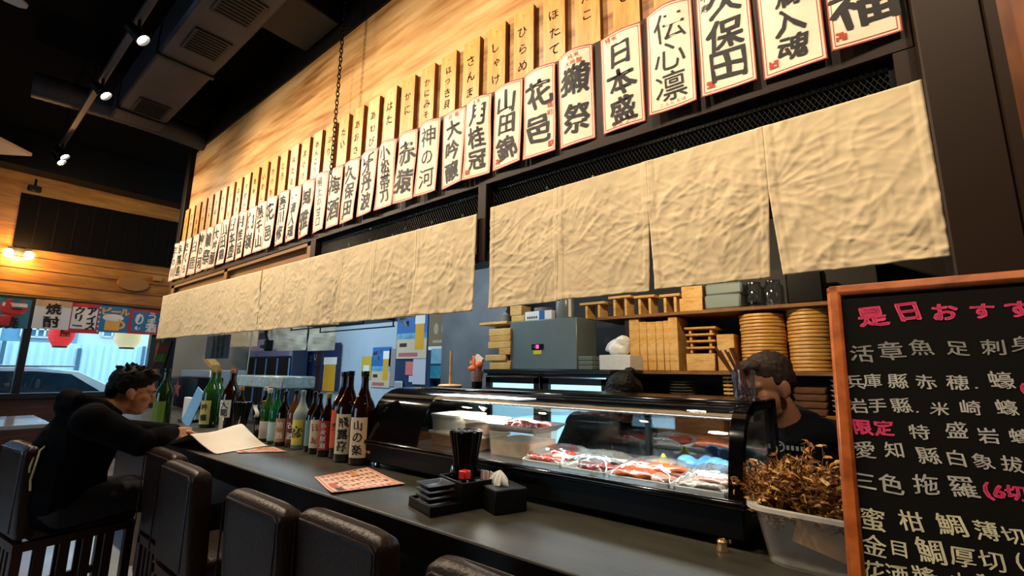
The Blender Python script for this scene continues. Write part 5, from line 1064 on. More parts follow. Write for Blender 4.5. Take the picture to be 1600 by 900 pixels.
MB().box((0, 0, .02), (.55, .55, .03), 0, .004).build('panel_face', mat('panel_cream', 'C9A88A', .6), t); m = MB(); m.tube([(0, 0, .035), (0, 0, .945)], .006, 6); m.build('rod', black_p, t)
t = thing('ceiling_fan', 'grey ceiling fan, one rounded blade tip showing at the top left corner', 'fan', (-3.62, -.55, 3.34)); MB().lathe([(0, -.1), (.08, -.09), (.11, 0), (.08, .06), (.02, .09), (.02, .6), (0, .6)], seg=24).build('motor', steel_dk, t)
for k in range(4):
    a = radians_a = 2.02 + k * pi / 2; m = MB(); poly = [(.1, -.04), (.4, -.075), (.62, -.07), (.67, -.04), (.685, 0), (.67, .04), (.62, .07), (.4, .075), (.1, .04)]; m.prism(poly, .012, 0, M4.Rotation(a, 4, 'Z') @ M4.Rotation(.12, 4, 'X')); m.build('blade', mat('blade_grey', '7A7F8A', .5), t)

# ------------------------------------------------------------------ far wall fittings
t = thing('shutter_panel', 'large dark panel on the upper far wall above the window', 'shutter', (-7.998, 1.28, 2.575)); H = .67
m = MB(); v = [(0, -.84, 0), (0, .82, .03), (0, .84, .72), (0, -.86, .67)]; m.add([(x, y, z) for x, y, z in v] + [(.03, y, z) for x, y, z in v], [(0, 1, 2, 3), (7, 6, 5, 4), (0, 4, 5, 1), (1, 5, 6, 2), (2, 6, 7, 3), (3, 7, 4, 0)]); m.build('panel', mat('shutter_black', '0A0605', .7, spec=.1), t)
m = MB(); [m.bb((.03, -.7 + k * .17, .06), (.034, -.68 + k * .17, .64)) for k in range(9)]; m.build('batten', mat('shutter_line', '120B08', .6, spec=.1), t)
t = thing('wall_lamp', 'small twin-bulb wall lamp glowing warm on the far wall', 'wall lamp', (-7.998, .50, 2.49)); MB().bb((0, -.05, -.02), (.02, .05, .09), 0, .004).bb((.02, -.10, .05), (.06, .10, .07)).build('bracket', black_p, t)
for y in (-.085, .085): MB().ell((.05, y, 0), (.04, .045, .05)).build('bulb', mat('bulb_glow', (1, .62, .25), .4, emit=40), t)
l = bpy.data.lights.new('wall_lamp_light', 'POINT'); l.energy = 26; l.color = (1, .55, .18); l.shadow_soft_size = .05; lo = bpy.data.objects.new('wall_lamp_light', l); COL.objects.link(lo); lo.location = (-7.85, .5, 2.49)
t = thing('wall_speaker', 'tiny black fitting above the dark panel', 'fitting', (-7.998, .52, 3.33)); m = MB(); m.bb((0, -.06, -.04), (.06, .06, .03), 0, .01); m.tube([(.02, 0, .02), (.02, 0, .12)], .012, 6); m.build('fitting_body', black_p, t)
m = MB(); m.lathe([(0, 0), (.155, 0), (.16, .02), (.15, .045), (0, .05)], seg=30); o = m.build('oval_plaque', mat('plaque_tan', '9A6A38', .5), None); tag(o, 'oval tan plaque on the wood wall above the window', 'plaque', loc=(-7.998, 1.62, 2.30)); o.rotation_euler = (0, pi / 2, 0); o.scale = (.62, 1.12, 1)
o = MB().bb((0, -.05, -.035), (.04, .05, .035), 0, .004).build('junction_box', mat('jbox', 'B07A46', .5), None); tag(o, 'small square box right of the oval plaque', 'box', loc=(-7.998, 1.88, 2.42))

# banners in the window
def banner(label, p0, p1, mats, deco):
    a, b = atx(*p0, -7.9), atx(*p1, -7.9); w_, h_ = b.y - a.y, a.z - b.z; m = MB()
    def fn(u, v, off=0): return (.014 * sin(u / w_ * 7 + v * 4) + .006 + off, u, v)
    m.grid(lambda u, v: fn((u - .5) * w_, (v - .5) * h_), 12, 6, 0); deco(m, lambda u, v: fn(u, v, .0022), w_, h_)
    o = m.build('hanging_banner', mats, None, sharp=0); tag(o, label, 'banner', 'banners hanging in the window', loc=(-7.9, (a.y + b.y) / 2, (a.z + b.z) / 2))
def gq(m, fn, W, H, a, b, c, d, mi): m.grid(lambda u, v: fn((a + (c - a) * u) * W, (b + (d - b) * v) * H), 6, 2, mi)
def gdisc(m, fn, W, H, cx0, cy0, rx, ry, mi): 
    pts = [fn((cx0 + rx * cos(2 * pi * k / 18)) * W, (cy0 + ry * sin(2 * pi * k / 18)) * H) for k in range(18)]; m.add(pts, [tuple(range(18))], mi)
off2 = lambda f: (lambda u, v: (lambda p: (p[0] + .002, p[1], p[2]))(f(u, v)))
b_teal = mat('banner_teal', '2A6A80', .7); b_red = mat('banner_red', 'B03038', .7); b_white = mat('banner_white', 'D0D0D8', .7); b_black = mat('banner_black', '14161C', .7); b_blue = mat('banner_blue', '2C6C9C', .7); b_gold = mat('banner_gold', 'D8A04A', .7)
def d1(m, fn, W, H): gdisc(m, fn, W, H, .0, .2, .42, .28, 1); gq(m, off2(fn), W, H, -.35, .22, .38, .34, 2); gdisc(m, fn, W, H, -.15, -.25, .3, .2, 1); [m.text(c, off2(fn), 3, .15, ((-.05 + .3 * k) * W, -.32 * H), .03, .6) for k, c in enumerate('焼')]; gq(m, off2(off2(fn)), W, H, -.2, .12, .25, .16, 3)
banner('teal banner with a red round shape, left of the window mullion', (-2, 464), (42, 514), [b_teal, b_red, b_white, b_black], d1)
def d2(m, fn, W, H): gq(m, fn, W, H, -.5, .28, .5, .5, 2); [m.text(c, off2(fn), 1, .15, (.0, (.2 - .45 * k) * H), .03, .8) for k, c in enumerate('焼酎')]
banner('white banner with black brush characters right of the mullion', (57, 467), (106, 516), [b_white, b_black, mat('banner_tan', 'C09A70', .7)], d2)
def d3(m, fn, W, H):
    gq(m, fn, W, H, -.36, -.36, .36, .36, 1); [m.text(c, off2(fn), 2, .11, (.20 * W, (.24 - .25 * k) * H), .04, .4) for k, c in enumerate('アイス')]; [m.text(c, off2(fn), 2, .11, (-.16 * W, (.24 - .25 * k) * H), .04, .4) for k, c in enumerate('クリー')]
    for k in range(6): gdisc(m, off2(fn), W, H, .43, -.4 + k * .16, .03, .03, 1)
banner('red-bordered white banner with black kana beside the lantern', (108, 472), (154, 522), [b_red, b_white, b_black], d3)
def d4(m, fn, W, H):
    [m.text(c, off2(fn), 1, .11, ((-.28 + .28 * k) * W, .3 * H), .04, .3) for k, c in enumerate('ビール')]; gq(m, fn, W, H, -.28, -.42, .16, .02, 1); gdisc(m, fn, W, H, -.06, .06, .32, .14, 2)
    pts = [(.16 + .18 * cos(a), -.2 + .16 * sin(a)) for a in [(-.5 + k / 8) * pi for k in range(9)]]; pi_ = [(.16 + .10 * cos(a), -.2 + .09 * sin(a)) for a in [(-.5 + k / 8) * pi for k in range(9)]]
    vs = [fn(x * W, y * H) for x, y in pts] + [fn(x * W, y * H) for x, y in pi_]; m.add(vs, [(k, k + 1, 10 + k, 9 + k) for k in range(8)], 1)
banner('blue banner with a golden beer mug', (157, 477), (201, 521), [b_blue, b_gold, b_white], d4)
def d5(m, fn, W, H):
    gq(m, fn, W, H, -.4, -.4, .4, .4, 1); [m.text(c, off2(fn), 2, .12, (.16 * W, (.24 - .24 * k) * H), .03, .3) for k, c in enumerate('うま酒')]; gdisc(m, off2(fn), W, H, -.2, .1, .12, .22, 2); gdisc(m, off2(off2(fn)), W, H, -.2, .1, .07, .15, 1); gdisc(m, off2(fn), W, H, -.22, -.26, .08, .08, 2)
banner('red-bordered blue banner with white characters nearest the bar', (204, 482), (251, 524), [b_red, b_blue, b_white], d5)
o = MB().tube([(-7.905, -2.1, 1.975), (-7.905, 1.95, 1.975)], .004, 6).build('banner_cord', black_p, None); tag(o, 'thin cord the window banners hang from', 'cord')
# lanterns outside
struct('trim_8', MB().bb((-9.2, -3, 2.9), (-8.15, 3.6, 3.0)), black_paint)
def lantern(c, rad, h, label, mt, ch='', red=True):
    t = thing('paper_lantern', label, 'lantern', c); m = MB(); pr = []
    n = 26
    for k in range(n + 1):
        z = -h / 2 + h * k / n; u = abs(2 * k / n - 1); r_ = rad * (1 - .55 * max(0, u - .45) ** 1.6 / .55 ** 1.6 * .8) * (1 if k % 2 else .975); pr.append((r_, z))
    m.lathe(pr, seg=24); sfn = lambda a, b: ((rad + .004) * cos(a / rad + .1), (rad + .004) * sin(a / rad + .1), b)
    for k, x in enumerate(ch): m.text(x, sfn, 1, .11, (0, .15 - .12 * k), .03, .5)
    m.build('paper_shade', [mt, b_black], t, sharp=0); MB().lathe([(0, -h / 2 - .02), (rad * .55, -h / 2 - .02), (rad * .55, -h / 2 + .005)], seg=20).lathe([(rad * .55, h / 2 - .005), (rad * .55, h / 2 + .02), (0, h / 2 + .02)], seg=20).build('cap_ring', black_p, t); MB().tube([(0, 0, h / 2 + .02), (0, 0, 2.9 - c[2])], .004, 5).build('cord', black_p, t)
q0, q1 = atx(100, 541, -8.5), atx(100, 486, -8.5)
lantern((-8.5, atx(98, 515, -8.5).y, (q0.z + q1.z) / 2 + .03), .135, q1.z - q0.z + .06, 'red paper lantern hanging outside the window', mat('lantern_red', (.95, .02, .03), .6, emit=.75), '居酒屋')
q0 = atx(198, 543, -8.5); lantern((-8.5, q0.y, q0.z + .20), .16, .40, 'pale yellow paper lantern hanging outside the window', mat('lantern_cream', (.95, .80, .42), .6, emit=.7))

# ------------------------------------------------------------------ outside
struct('road', MB().bb((-30, -14, -.42), (-8.15, 14, -.32)), mat('asphalt', '7A7E84', .8))
struct('wall_outside', MB().bb((-17, -12, -.32), (-16.6, 2.4, 5.0)), mat('facade_blue_grey', '6F9CB4', .7, var=.1, vscale=1))
struct('wall_outside_pale', MB().bb((-17.2, 2.4, -.32), (-16.7, 14, 6)), mat('facade_pale', 'DCE6EA', .7, var=.1, vscale=1))
t = thing('corrugated_fence', 'pale blue corrugated metal fence across the street', 'fence', (-14, 0, -.32)); m = MB()
m.grid(lambda u, v: (.02 * (1 if int(u * 420) % 4 < 2 else -1), -6 + 14 * u, 2.0 * v), 420, 1); m.build('sheet', mat('fence_blue', 'CFEAF2', .5), t, sharp=0); m = MB(); [m.bb((.03, -6 + k * 1.15, 0), (.07, -5.94 + k * 1.15, 2.0 - .1 * (k % 2))) for k in range(12)]; m.build('post', mat('fence_post', '4A6A7A', .5), t)
for k, (y0, y1, z0, z1) in enumerate(((.2, 1.0, 1.7, 2.3), (1.35, 1.9, 1.9, 2.5), (2.9, 3.7, 2.0, 3.0), (4.3, 5.2, 2.0, 3.0))):
    t = thing('outside_window', '%s barred window from the left on the building across the street' % ORD[k + 1], 'window', (-16.60 if k < 2 else -16.70, (y0 + y1) / 2, z0), 0, 'windows across the street'); w_, h_ = y1 - y0, z1 - z0
    MB().bb((0, -w_ / 2, 0), (.02, w_ / 2, h_)).build('pane', mat('outside_pane', '4A7A94', .2), t); m = MB()
    for j in range(5): m.bb((.02, -w_ / 2 + j * w_ / 4 - .02, 0), (.05, -w_ / 2 + j * w_ / 4 + .02, h_))
    for j in range(4): m.bb((.02, -w_ / 2, j * h_ / 3 - .02), (.05, w_ / 2, j * h_ / 3 + .02))
    m.build('bars', white_p, t)
# parked car: lofted body along y
t = thing('parked_car', 'silver car parked on the street outside the window', 'car', (-10.9, .62, -.32))
silver = mat('car_silver', 'D4DEE4', .25, metal=.2, coat=.5); cglass = mat('car_glass', '1A2C38', .08, coat=.5)
prf = [(-2.3, .35), (-2.32, .75), (-2.2, .95), (-1.55, 1.02), (-.95, 1.40), (-.5, 1.48), (.4, 1.49), (.95, 1.43), (1.55, 1.08), (2.1, .98), (2.25, .8), (2.25, .35)]
m = MB(); n = len(prf); vs = []
for x, k in ((-.85, .92), (-.78, 1), (.78, 1), (.85, .92)):
    for y, z in prf: vs.append(((x if z < 1.0 else x * .80), y * (1 if k == 1 else .99), .35 + (z - .35) * (1 if k == 1 else .985)))
fs = [tuple(range(n))[::-1], tuple(3 * n + k for k in range(n))]
for i in range(3): fs += [(i * n + k, i * n + (k + 1) % n, (i + 1) * n + (k + 1) % n, (i + 1) * n + k) for k in range(n)]
m.add(vs, fs); m.build('car_body', silver, t)
for nm, pts in (('side_window', [(-1.35, 1.03), (-.88, 1.36), (-.1, 1.42), (-.1, 1.03)]), ('side_window', [(-.02, 1.03), (-.02, 1.42), (.45, 1.42), (.85, 1.38), (1.30, 1.06)])):
    m = MB(); m.prism(pts, .02, 0, M4(((0, 0, 1, .685), (1, 0, 0, 0), (0, 1, 0, 0), (0, 0, 0, 1)))); m.build(nm, cglass, t)
m = MB(); m.tube([(.62, -.8, 1.50), (.62, .9, 1.50)], .015, 6); m.build('roof_rail', steel, t)
for y in (-1.4, 1.4):
    for x in (-.75, .75): MB().lathe([(0, -.1), (.2, -.1), (.32, -.08), (.33, 0), (.32, .08), (.2, .1), (0, .1)], seg=24, M=M4.Translation((x, y, .33)) @ M4.Rotation(pi / 2, 4, 'Y')).build('wheel', black_p, t)

# ------------------------------------------------------------------ chairs
chw = mat('chair_wood', '3A1E10', .4, var=.3, vscale=6, stretch=(6, 6, 1))
def chair(loc, rz, label, h=.80):
    t = thing('leather_chair', label, 'chair', loc, rz, 'leather chairs along the counter'); W = .37; h_ = h
    def bk(u, v):
        a = 2 * pi * u; ex = .22; cx0 = abs(cos(a)) ** ex * (1 if cos(a) >= 0 else -1); sy = abs(sin(a)) ** ex * (1 if sin(a) >= 0 else -1)
        z = .43 + (h_ - .43) * v; top = max(0, v - .90) / .10; k = (1 - .62 * top ** 2.6); kx = 1 - .10 * top ** 3
        puff = 1 + .10 * sin(pi * v) 
        return (cx0 * W / 2 * kx, .036 + sy * .036 * k * puff - .02 * v, z - .006 * abs(cx0) ** 6 * top)
    m = MB(); m.grid(bk, 48, 24); n0 = len(m.v); m.f.append(tuple(range(24 * 49, 25 * 49 - 1))); m.m.append(0); m.f.append(tuple(range(48))[::-1]); m.m.append(0); m.build('backrest', leather, t, sharp=50)
    m = MB(); m.tube([(-W / 2 + .01, -.020, .46), (-W / 2 + .012, -.022, h_ - .035), (-W / 2 + .03, -.022, h_ - .022), (W / 2 - .03, -.022, h_ - .022), (W / 2 - .012, -.022, h_ - .035), (W / 2 - .01, -.020, .46)], .003, 6); m.build('piping', leather, t)
    m = MB(); m.box((0, .24, .445), (W, .40, .07), 0, .022, seg=3); m.build('seat', leather, t)
    m = MB(); m.bb((-W / 2, .0, .375), (W / 2, .035, .41)); m.bb((-W / 2, .405, .375), (W / 2, .44, .41)); m.bb((-W / 2, .03, .375), (-W / 2 + .03, .41, .41)); m.bb((W / 2 - .03, .03, .375), (W / 2, .41, .41)); m.build('seat_frame', chw, t); m = MB(); m.bb((-W / 2, .005, .10), (W / 2, .03, .135)); m.bb((-W / 2, .03, .10), (-W / 2 + .025, .41, .135)); m.bb((W / 2 - .025, .03, .10), (W / 2, .41, .135)); m.build('stretcher', chw, t)
    for x in (-1, 1):
        for y in (.018, .422): MB().box((x * (W / 2 - .018), y, .205), (.036, .036, .41), 0, .003).build('leg', chw, t)
        m = MB(); [m.box((x * (W / 2 - .012), .095 + k * .082, .255), (.014, .036, .25)) for k in range(4)]; m.build('side_slats', chw, t)
    m = MB(); [m.box((-W / 2 + .07 + k * .058, .017, .255), (.030, .014, .25)) for k in range(5)]; m.build('back_slats', chw, t)
    return t
chair((-1.487, .665, 0), 0, 'dark leather chair in the middle of the row, pushed to the counter')
chair((-1.113, .705, 0), 0, 'dark leather chair between the middle one and the nearest one', .80)
chair((-.590, .705, 0), 0, 'dark leather chair nearest the camera, only its top edge showing')
chair((-2.19, .680, 0), 0, 'dark leather chair left of the middle one, side slats catching blue light')
chair((-2.63, .735, 0), 0, 'dark leather chair right beside the seated man, mostly hidden')
chair((-3.20, .325, 0), .12, 'dark leather chair the man in the black hoodie sits on', .82)

# table at the far left
t = thing('dining_table', 'dark table with a white glossy edge behind the seated man', 'table', (-5.45, .35, 0)); MB().box((0, 0, .735), (.95, .62, .03), 0, .004).build('table_top', mat('table_gloss', 'AEB6C4', .15, coat=.5), t); MB().lathe([(0, 0), (.25, 0), (.25, .02), (.04, .04), (.04, .72), (0, .72)], seg=20).build('pedestal', black_p, t)
t = thing('umbrella_bin', 'tall tan cylindrical bin on the floor past the chairs', 'bin', (-3.75, 1.02, 0)); MB().lathe([(0, 0), (.11, 0), (.115, .3), (.11, .30), (.10, .01), (0, .01)], seg=24).build('bin_body', mat('bin_tan', '8A6A48', .5), t); MB().lathe([(.108, .295), (.118, .3), (.112, .31), (.105, .3)], seg=24).build('rim', chrome, t)

# ------------------------------------------------------------------ people
skin = mat('skin', 'B98262', .5, var=.06, vscale=20); skin2 = mat('skin_chef', 'A87050', .5, var=.06, vscale=20); hair_m = mat('hair_black', '050404', .6, spec=.2, bump=.35, bscale=120, stretch=(1, 1, .2)); hair_g = mat('hair_brown_grey', '2E241E', .6, spec=.2, bump=.3, bscale=140, stretch=(1, 1, .2)); lip = mat('lips', '8C5348', .5); eyem = mat('eye_dark', '120C0A', .3)
def HM(c, yaw, pitch, roll=0, s=1.): return M4.Translation(c) @ M4.Rotation(yaw, 4, 'Z') @ M4.Rotation(pitch, 4, 'X') @ M4.Rotation(roll, 4, 'Y') @ M4.Scale(s, 4)
def add_head(m, H):
    e = lambda c, r, rot=None: m.ell(c, r, 0, H, 20, 14, rot)
    e((0, -.012, .032), (.074, .094, .084)); e((0, .030, -.030), (.062, .062, .072)); e((0, .052, -.082), (.034, .034, .026)); e((0, .020, -.075), (.050, .05, .035)); e((0, .066, .028), (.055, .028, .022))
    m.tube([(0, .088, .010), (0, .102, -.012), (0, .106, -.024)], [.008, .010, .013], 10, 0, H); e((-.012, .094, -.028), (.008, .009, .007)); e((.012, .094, -.028), (.008, .009, .007))
    for s in (-1, 1): e((s * .040, .060, -.016), (.024, .026, .022)); e((s * .076, -.008, -.006), (.010, .020, .032), Euler((.15, 0, s * .3)).to_matrix()); e((s * .072, .0, -.028), (.009, .012, .014))
    e((0, .082, -.056), (.022, .014, .007)); e((0, .080, -.068), (.019, .013, .007))
def face_parts(H, root, brow, base):
    for s in (-1, 1):
        m = MB(); m.ell((s * .030, .081, .004), (.013, .008, .006), 0, H); m.v = [V(p) - base for p in m.v]; m.build('eye', eyem, root)
        m = MB(); m.tube([(s * .014, .094, .022), (s * .032, .092, .027), (s * .050, .080, .022)], [.003, .004, .002], 6, 0, H); m.v = [V(p) - base for p in m.v]; m.build('eyebrow', brow, root)
    m = MB(); m.ell((0, .0945, -.061), (.019, .004, .0035), 0, H); m.v = [V(p) - base for p in m.v]; m.build('mouth', lip, root)
def add_hand(m, w_, d, n, side, curl=.6, s=1.):
    # wrist w_, direction d, palm normal n (towards the palm), side +1: thumb on d x n side
    d = V(d).normalized(); n = V(n).normalized(); n = (n - d * n.dot(d)).normalized(); a = d.cross(n) * side; w_ = V(w_)
    P = lambda x, y, z: w_ + (d * x + a * y + n * z) * s
    m.tube([P(-.02, 0, 0), P(.015, 0, 0), P(.05, .0, .002), P(.085, 0, .002)], [.024 * s, .026 * s, .034 * s, .032 * s], 12, 0, sx=.50)
    for k, (y, L, x0) in enumerate(((.030, .068, .082), (.010, .076, .088), (-.011, .070, .084), (-.030, .054, .076))):
        x, z, an = x0, .002, .15; pts = [P(x0 - .03, y * .8, .002), P(x, y, z)]
        for f in (.45, .30, .25): an += curl * .8; x += cos(an) * L * f; z += sin(an) * L * f; pts.append(P(x, y * .98, z))
        m.tube(pts, [.0095 * s, .0092 * s, .0085 * s, .0078 * s, .0066 * s], 10); m.ell(pts[-1], (.0066 * s,) * 3)
    pts = [P(.012, .022, .004), P(.038, .044, .012), P(.062, .046, .024), P(.082, .036, .034)]; m.tube(pts, [.014 * s, .0115 * s, .0098 * s, .008 * s], 10); m.ell(pts[-1], (.008 * s,) * 3)
def limb(m, pts, r, seg=16):
    m.tube(pts, r, seg)
    for p, q in zip(pts, r): m.ell(p, (q, q, q), 0, None, 14, 9)
def person(label, base, H, skin_mt, brow, skinfn, clothes, hairfn, hair_mt, vox=.005, extras=()):
    base = V(base); t = thing('person', label, 'person', base)
    m = MB(); add_head(m, H); skinfn(m); m.v = [V(p) - base for p in m.v]; remesh(m, 'body', skin_mt, t, vox, 3)
    face_parts(H, t, brow, base)
    for nm, fn, mt, v2, sm in clothes: m = MB(); fn(m); m.v = [V(p) - base for p in m.v]; remesh(m, nm, mt, t, v2, sm)
    m = MB(); hairfn(m); m.v = [V(p) - base for p in m.v]; o = remesh(m, 'hair', hair_mt, t, .004, 1)
    for vv in o.data.vertices: q = noise.noise_vector(vv.co * 70) * .0025; vv.co += q
    return t
# seated man, leaning over the counter
bx = -3.10
Hm = HM((bx + .0, .695, 1.045), -.18, -.26)
navyh = mat('hoodie_black', '08080C', .95, bump=.25, bscale=25, spec=.1)
S1, E1, W1 = V((bx + .185, .52, .925)), V((bx + .265, .70, .815)), V((bx + .085, .865, .828)); S2, E2, W2 = V((bx - .185, .52, .925)), V((bx - .25, .74, .825)), V((bx - .10, .93, .815))
def sk(m):
    limb(m, [(bx, .56, .90), (bx, .60, .955), (bx, .655, .985), (bx, .68, 1.0)], [.062, .056, .054, .054]); limb(m, [(bx, .50, .56), (bx, .51, .72), (bx, .54, .86)], [.12, .12, .11])
    for S, E_, W_ in ((S1, E1, W1), (S2, E2, W2)): limb(m, [V((bx, .54, .90)), S, E_, W_], [.06, .045, .038, .026])
    add_hand(m, W1, (-.45, 1, -.10), (-.75, -.1, -.65), 1, .85); add_hand(m, W2, (.15, 1, -.12), (.25, 0, -1), -1, .35)
    for s in (-1, 1): limb(m, [(bx + s * .09, .50, .535), (bx + s * .11, .90, .545), (bx + s * .11, .88, .10)], [.075, .055, .04])
def hoodie(m):
    limb(m, [(bx, .50, .55), (bx, .495, .68), (bx, .515, .80), (bx, .54, .89)], [.150, .152, .160, .135]); m.ell((bx, .50, .80), (.195, .125, .17)); m.ell((bx, .48, .58), (.185, .125, .12)); m.ell((bx, .485, .70), (.185, .12, .15))
    for S, E_, W_ in ((S1, E1, W1), (S2, E2, W2)): limb(m, [V((bx, .53, .93)), S, S.lerp(E_, .5), E_, E_.lerp(W_, .5), W_], [.08, .078, .068, .062, .054, .043])
    m.ell((bx, .475, .985), (.115, .070, .062)); m.tube([(bx - .10, .56, .985), (bx - .09, .48, 1.01), (bx, .455, 1.02), (bx + .09, .48, 1.01), (bx + .10, .56, .985), (bx + .06, .64, .93)], [.03, .042, .05, .042, .034, .026], 14)
def trousers(m):
    m.ell((bx, .50, .535), (.175, .13, .085))
    for s in (-1, 1): limb(m, [(bx + s * .085, .50, .54), (bx + s * .11, .90, .545), (bx + s * .11, .89, .12)], [.095, .074, .055])
def shoes(m):
    for s in (-1, 1): m.ell((bx + s * .11, .94, .045), (.045, .13, .045)); m.box((bx + s * .11, .93, .018), (.075, .22, .034), 0, .012)
def hair1(m):
    e = lambda c, r: m.ell(c, r, 0, Hm, 18, 12)
    e((0, -.022, .052), (.082, .098, .078)); e((0, -.075, .01), (.062, .040, .062)); e((0, .045, .098), (.058, .05, .026)); 
    for s in (-1, 1): e((s * .070, -.03, .025), (.014, .045, .045))
    r = random.Random(6)
    for k in range(34):
        a = r.uniform(0, 2 * pi); b = r.uniform(.2, 1.1); p = V((sin(b) * cos(a) * .08, -.02 + sin(b) * sin(a) * .098, .052 + cos(b) * .078)); q = p * 1.04 + V((r.uniform(-.012, .012), r.uniform(-.02, .02), r.uniform(.004, .022)))
        if p.y > .06 and p.z < .08: continue
        m.tube([p * .97, p.lerp(q, .5), q], [.013, .009, .004], 6, 0, Hm)
man = person('man in a black hoodie bent over the counter writing, seated at the far left', (bx, .50, 0), Hm, skin, hair_m, sk, [('hoodie', hoodie, navyh, .006, 4), ('trousers', trousers, mat('trousers_black', '0D0E14', .85), .007, 3), ('shoes', shoes, black_p, .006, 2)], hair1, hair_m)
B0 = V((bx, .50, 0))
m = MB()
for s in (-1, 1):
    ring = [(s * .031 + .021 * cos(a), .0985 - .10 * abs(s * .031 + .021 * cos(a)), .004 + .017 * sin(a)) for a in [2 * pi * k / 16 for k in range(16)]]; m.tube(ring, .0015, 5, 0, Hm, closed=True, caps=False); m.tube([(s * .052, .092, .006), (s * .076, .05, .008), (s * .078, -.01, .008)], .0014, 5, 0, Hm)
m.tube([(-.010, .098, .006), (.010, .098, .006)], .0014, 5, 0, Hm); m.v = [V(p) - B0 for p in m.v]; m.build('glasses', mat('glasses_steel', '8A8A90', .25, metal=.8), man)
m = MB(); m.tube([(bx + .06, .43, .86), (bx + .10, .375, .80), (bx + .13, .365, .74), (bx + .115, .36, .68), (bx + .14, .362, .64)], .004, 6); m.tube([(bx + .06, .43, .86), (bx + .07, .365, .79), (bx + .10, .352, .73), (bx + .09, .355, .71)], .004, 6); m.v = [V(p) - B0 for p in m.v]; m.build('hood_cord', mat('cord_cream', 'BFB48C', .7), man, label='pale cream cord')
m = MB(); m.tube([(bx + .10, .60, .945), (bx + .03, .665, .905), (bx - .05, .66, .905)], .014, 8); m.v = [V(p) - B0 for p in m.v]; m.build('shirt_collar', mat('collar_yellow', 'C8C07A', .8), man, label='pale yellow shirt collar')
pw = W1 + V((-.055, .085, -.005)); o = MB().tube([V((0, 0, 0)), V((-.03, .055, -.035)), V((-.035, .062, -.040))][:2] + [V((.03, -.05, .045))][:0], .004, 8).build('pen', black_p, None); tag(o, 'dark pen in the hand of the seated man', 'pen', loc=pw)

# chef behind the right end of the case
cb = V((-.27, 2.03, -.35)); Hc = HM((-.352, 1.945, 1.125), 2.45, -.34)
jk = mat('chef_jacket', '101216', .85, spec=.15, bump=.2, bscale=25)
def csk(m):
    limb(m, [(-.30, 2.02, .95), (-.315, 2.0, 1.02), (-.335, 1.975, 1.07)], [.062, .056, .054]); limb(m, [(-.27, 2.04, .5), (-.27, 2.04, .9)], [.11, .12])
    for S, E_, W_ in CA_: limb(m, [V((-.27, 2.03, .93)), S, E_, W_], [.06, .045, .038, .026])
    add_hand(m, CA_[0][2], (-.5, -.75, -.2), (.0, -.2, -1), 1, .6); add_hand(m, CA_[1][2], (.1, -.9, -.2), (.2, -.1, -1), -1, .6)
    for s in (-1, 1): limb(m, [(-.27 + s * .09, 2.05, .48), (-.27 + s * .10, 2.03, .06), (-.27 + s * .10, 2.07, -.28)], [.085, .06, .045])
CA_ = ((V((-.105, 2.03, .945)), V((-.05, 1.99, .70)), V((-.16, 1.87, .62))), (V((-.435, 2.03, .945)), V((-.47, 1.98, .72)), V((-.38, 1.86, .66))))
def cjk(m):
    limb(m, [(-.27, 2.05, .40), (-.27, 2.05, .6), (-.27, 2.045, .80), (-.275, 2.04, .90)], [.155, .15, .155, .13]); m.ell((-.27, 2.04, .80), (.20, .135, .17)); m.ell((-.27, 2.04, .55), (.18, .13, .2))
    for S, E_, W_ in CA_: limb(m, [V((-.28, 2.03, .95)), S, E_, E_.lerp(W_, .6)], [.085, .078, .064, .055])
    m.tube([(-.39, 1.99, .975), (-.36, 2.06, 1.01), (-.29, 2.09, 1.03), (-.23, 2.05, 1.01), (-.225, 1.96, .96), (-.29, 1.91, .93)], [.022, .03, .034, .03, .024, .02], 12)
def ctr(m):
    m.ell((-.27, 2.05, .44), (.175, .13, .12))
    for s in (-1, 1): limb(m, [(-.27 + s * .09, 2.05, .45), (-.27 + s * .10, 2.03, .06), (-.27 + s * .10, 2.07, -.26)], [.10, .075, .06])
def cshoe(m):
    for s in (-1, 1): m.ell((-.27 + s * .10, 2.03, -.30), (.045, .12, .045)); m.box((-.27 + s * .10, 2.035, -.332), (.075, .22, .034), 0, .01)
def chair_hair(m):
    e = lambda c, r: m.ell(c, r, 0, Hc, 18, 12)
    e((0, -.022, .050), (.078, .096, .076)); e((0, -.075, .01), (.058, .036, .055)); e((0, .048, .092), (.052, .045, .026))
    for s in (-1, 1): e((s * .068, -.025, .03), (.013, .045, .035))
chef = person('chef in a dark jacket looking down behind the right end of the fish case', cb, Hc, skin2, hair_g, csk, [('jacket', cjk, jk, .006, 4), ('trousers', ctr, MATS['trousers_black'], .008, 3), ('shoes', cshoe, black_p, .007, 2)], chair_hair, hair_g)
m = MB(); q = V((-.275, 1.885, .925)); ring = [(q.x - .045 + .016 * cos(a), q.y + .002, q.z + .016 * sin(a)) for a in [2 * pi * k / 18 for k in range(18)]]; m.tube(ring, .0025, 5, 0, closed=True, caps=False); m.tube([(q.x - .054, q.y, q.z), (q.x - .036, q.y, q.z + .006)], .0025, 5)
for k in range(4): m.box((q.x - .018 + k * .014, q.y, q.z - .001), (.008, .004, .014)); 
m.v = [V(p) - cb for p in m.v]; m.build('jacket_emblem', mat('emblem_grey', 'B0B0AC', .6), chef, label='pale grey round emblem')
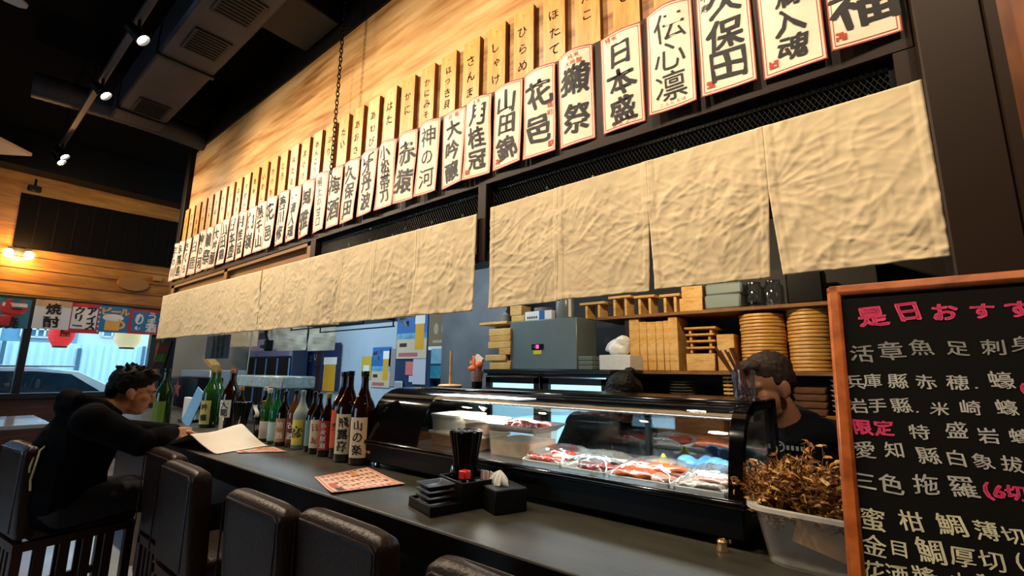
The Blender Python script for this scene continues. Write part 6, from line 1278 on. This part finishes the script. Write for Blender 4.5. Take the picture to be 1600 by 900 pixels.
# second chef bent down in the kitchen
db = V((-1.17, 2.36, -.35)); Hd = HM((-1.035, 2.20, 1.045), 2.95, -.95)
DA = ((V((-1.00, 2.30, .88)), V((-.93, 2.20, .66)), V((-1.05, 2.08, .58))), (V((-1.36, 2.30, .88)), V((-1.44, 2.22, .66)), V((-1.30, 2.08, .58))))
def dsk(m):
    limb(m, [(-1.14, 2.33, .90), (-1.10, 2.28, .97), (-1.06, 2.24, 1.01)], [.062, .055, .053]); limb(m, [(-1.18, 2.38, .5), (-1.17, 2.34, .86)], [.11, .12])
    for S, E_, W_ in DA: limb(m, [V((-1.17, 2.33, .88)), S, E_, W_], [.06, .045, .038, .026])
    add_hand(m, DA[0][2], (-.3, -.8, -.2), (0, -.2, -1), 1, .6); add_hand(m, DA[1][2], (.3, -.8, -.2), (0, -.2, -1), -1, .6)
    for s in (-1, 1): limb(m, [(-1.18 + s * .09, 2.40, .46), (-1.18 + s * .10, 2.38, .06), (-1.18 + s * .10, 2.42, -.28)], [.085, .06, .045])
def djk(m):
    limb(m, [(-1.18, 2.40, .40), (-1.18, 2.38, .62), (-1.17, 2.35, .78), (-1.165, 2.34, .86)], [.155, .15, .155, .13]); m.ell((-1.175, 2.35, .76), (.205, .135, .17)); m.ell((-1.18, 2.39, .55), (.18, .13, .2))
    for S, E_, W_ in DA: limb(m, [V((-1.17, 2.32, .90)), S, E_, E_.lerp(W_, .6)], [.085, .080, .064, .055])
def dtr(m):
    m.ell((-1.18, 2.40, .44), (.175, .13, .12))
    for s in (-1, 1): limb(m, [(-1.18 + s * .09, 2.40, .45), (-1.18 + s * .10, 2.38, .06), (-1.18 + s * .10, 2.42, -.26)], [.10, .075, .06])
def dsh(m):
    for s in (-1, 1): m.ell((-1.18 + s * .10, 2.38, -.30), (.045, .12, .045)); m.box((-1.18 + s * .10, 2.385, -.332), (.075, .22, .034), 0, .01)
def dhair(m):
    e = lambda c, r: m.ell(c, r, 0, Hd, 18, 12)
    e((0, -.02, .048), (.081, .1, .079)); e((0, -.075, .0), (.066, .044, .070)); e((0, .045, .088), (.06, .05, .03)); e((0, -.13, .03), (.035, .03, .035))
    for s in (-1, 1): e((s * .068, -.035, .01), (.016, .04, .05))
chef2 = person('second chef with black hair bent low behind the fish case, only the hair above it', db, Hd, skin2, hair_m, dsk, [('jacket', djk, jk, .006, 4), ('trousers', dtr, MATS['trousers_black'], .008, 3), ('shoes', dsh, black_p, .007, 2)], dhair, hair_m)
m = MB(); q = V((-1.135, 2.213, .80)); ring = [(q.x + .018 * cos(a), q.y, q.z + .018 * sin(a)) for a in [2 * pi * k / 18 for k in range(18)]]; m.tube(ring, .003, 5, 0, closed=True, caps=False); m.tube([(q.x - .01, q.y, q.z - .004), (q.x + .01, q.y, q.z + .006)], .003, 5); m.v = [V(p) - db for p in m.v]; m.build('jacket_emblem', MATS['emblem_grey'], chef2, label='pale grey round emblem')
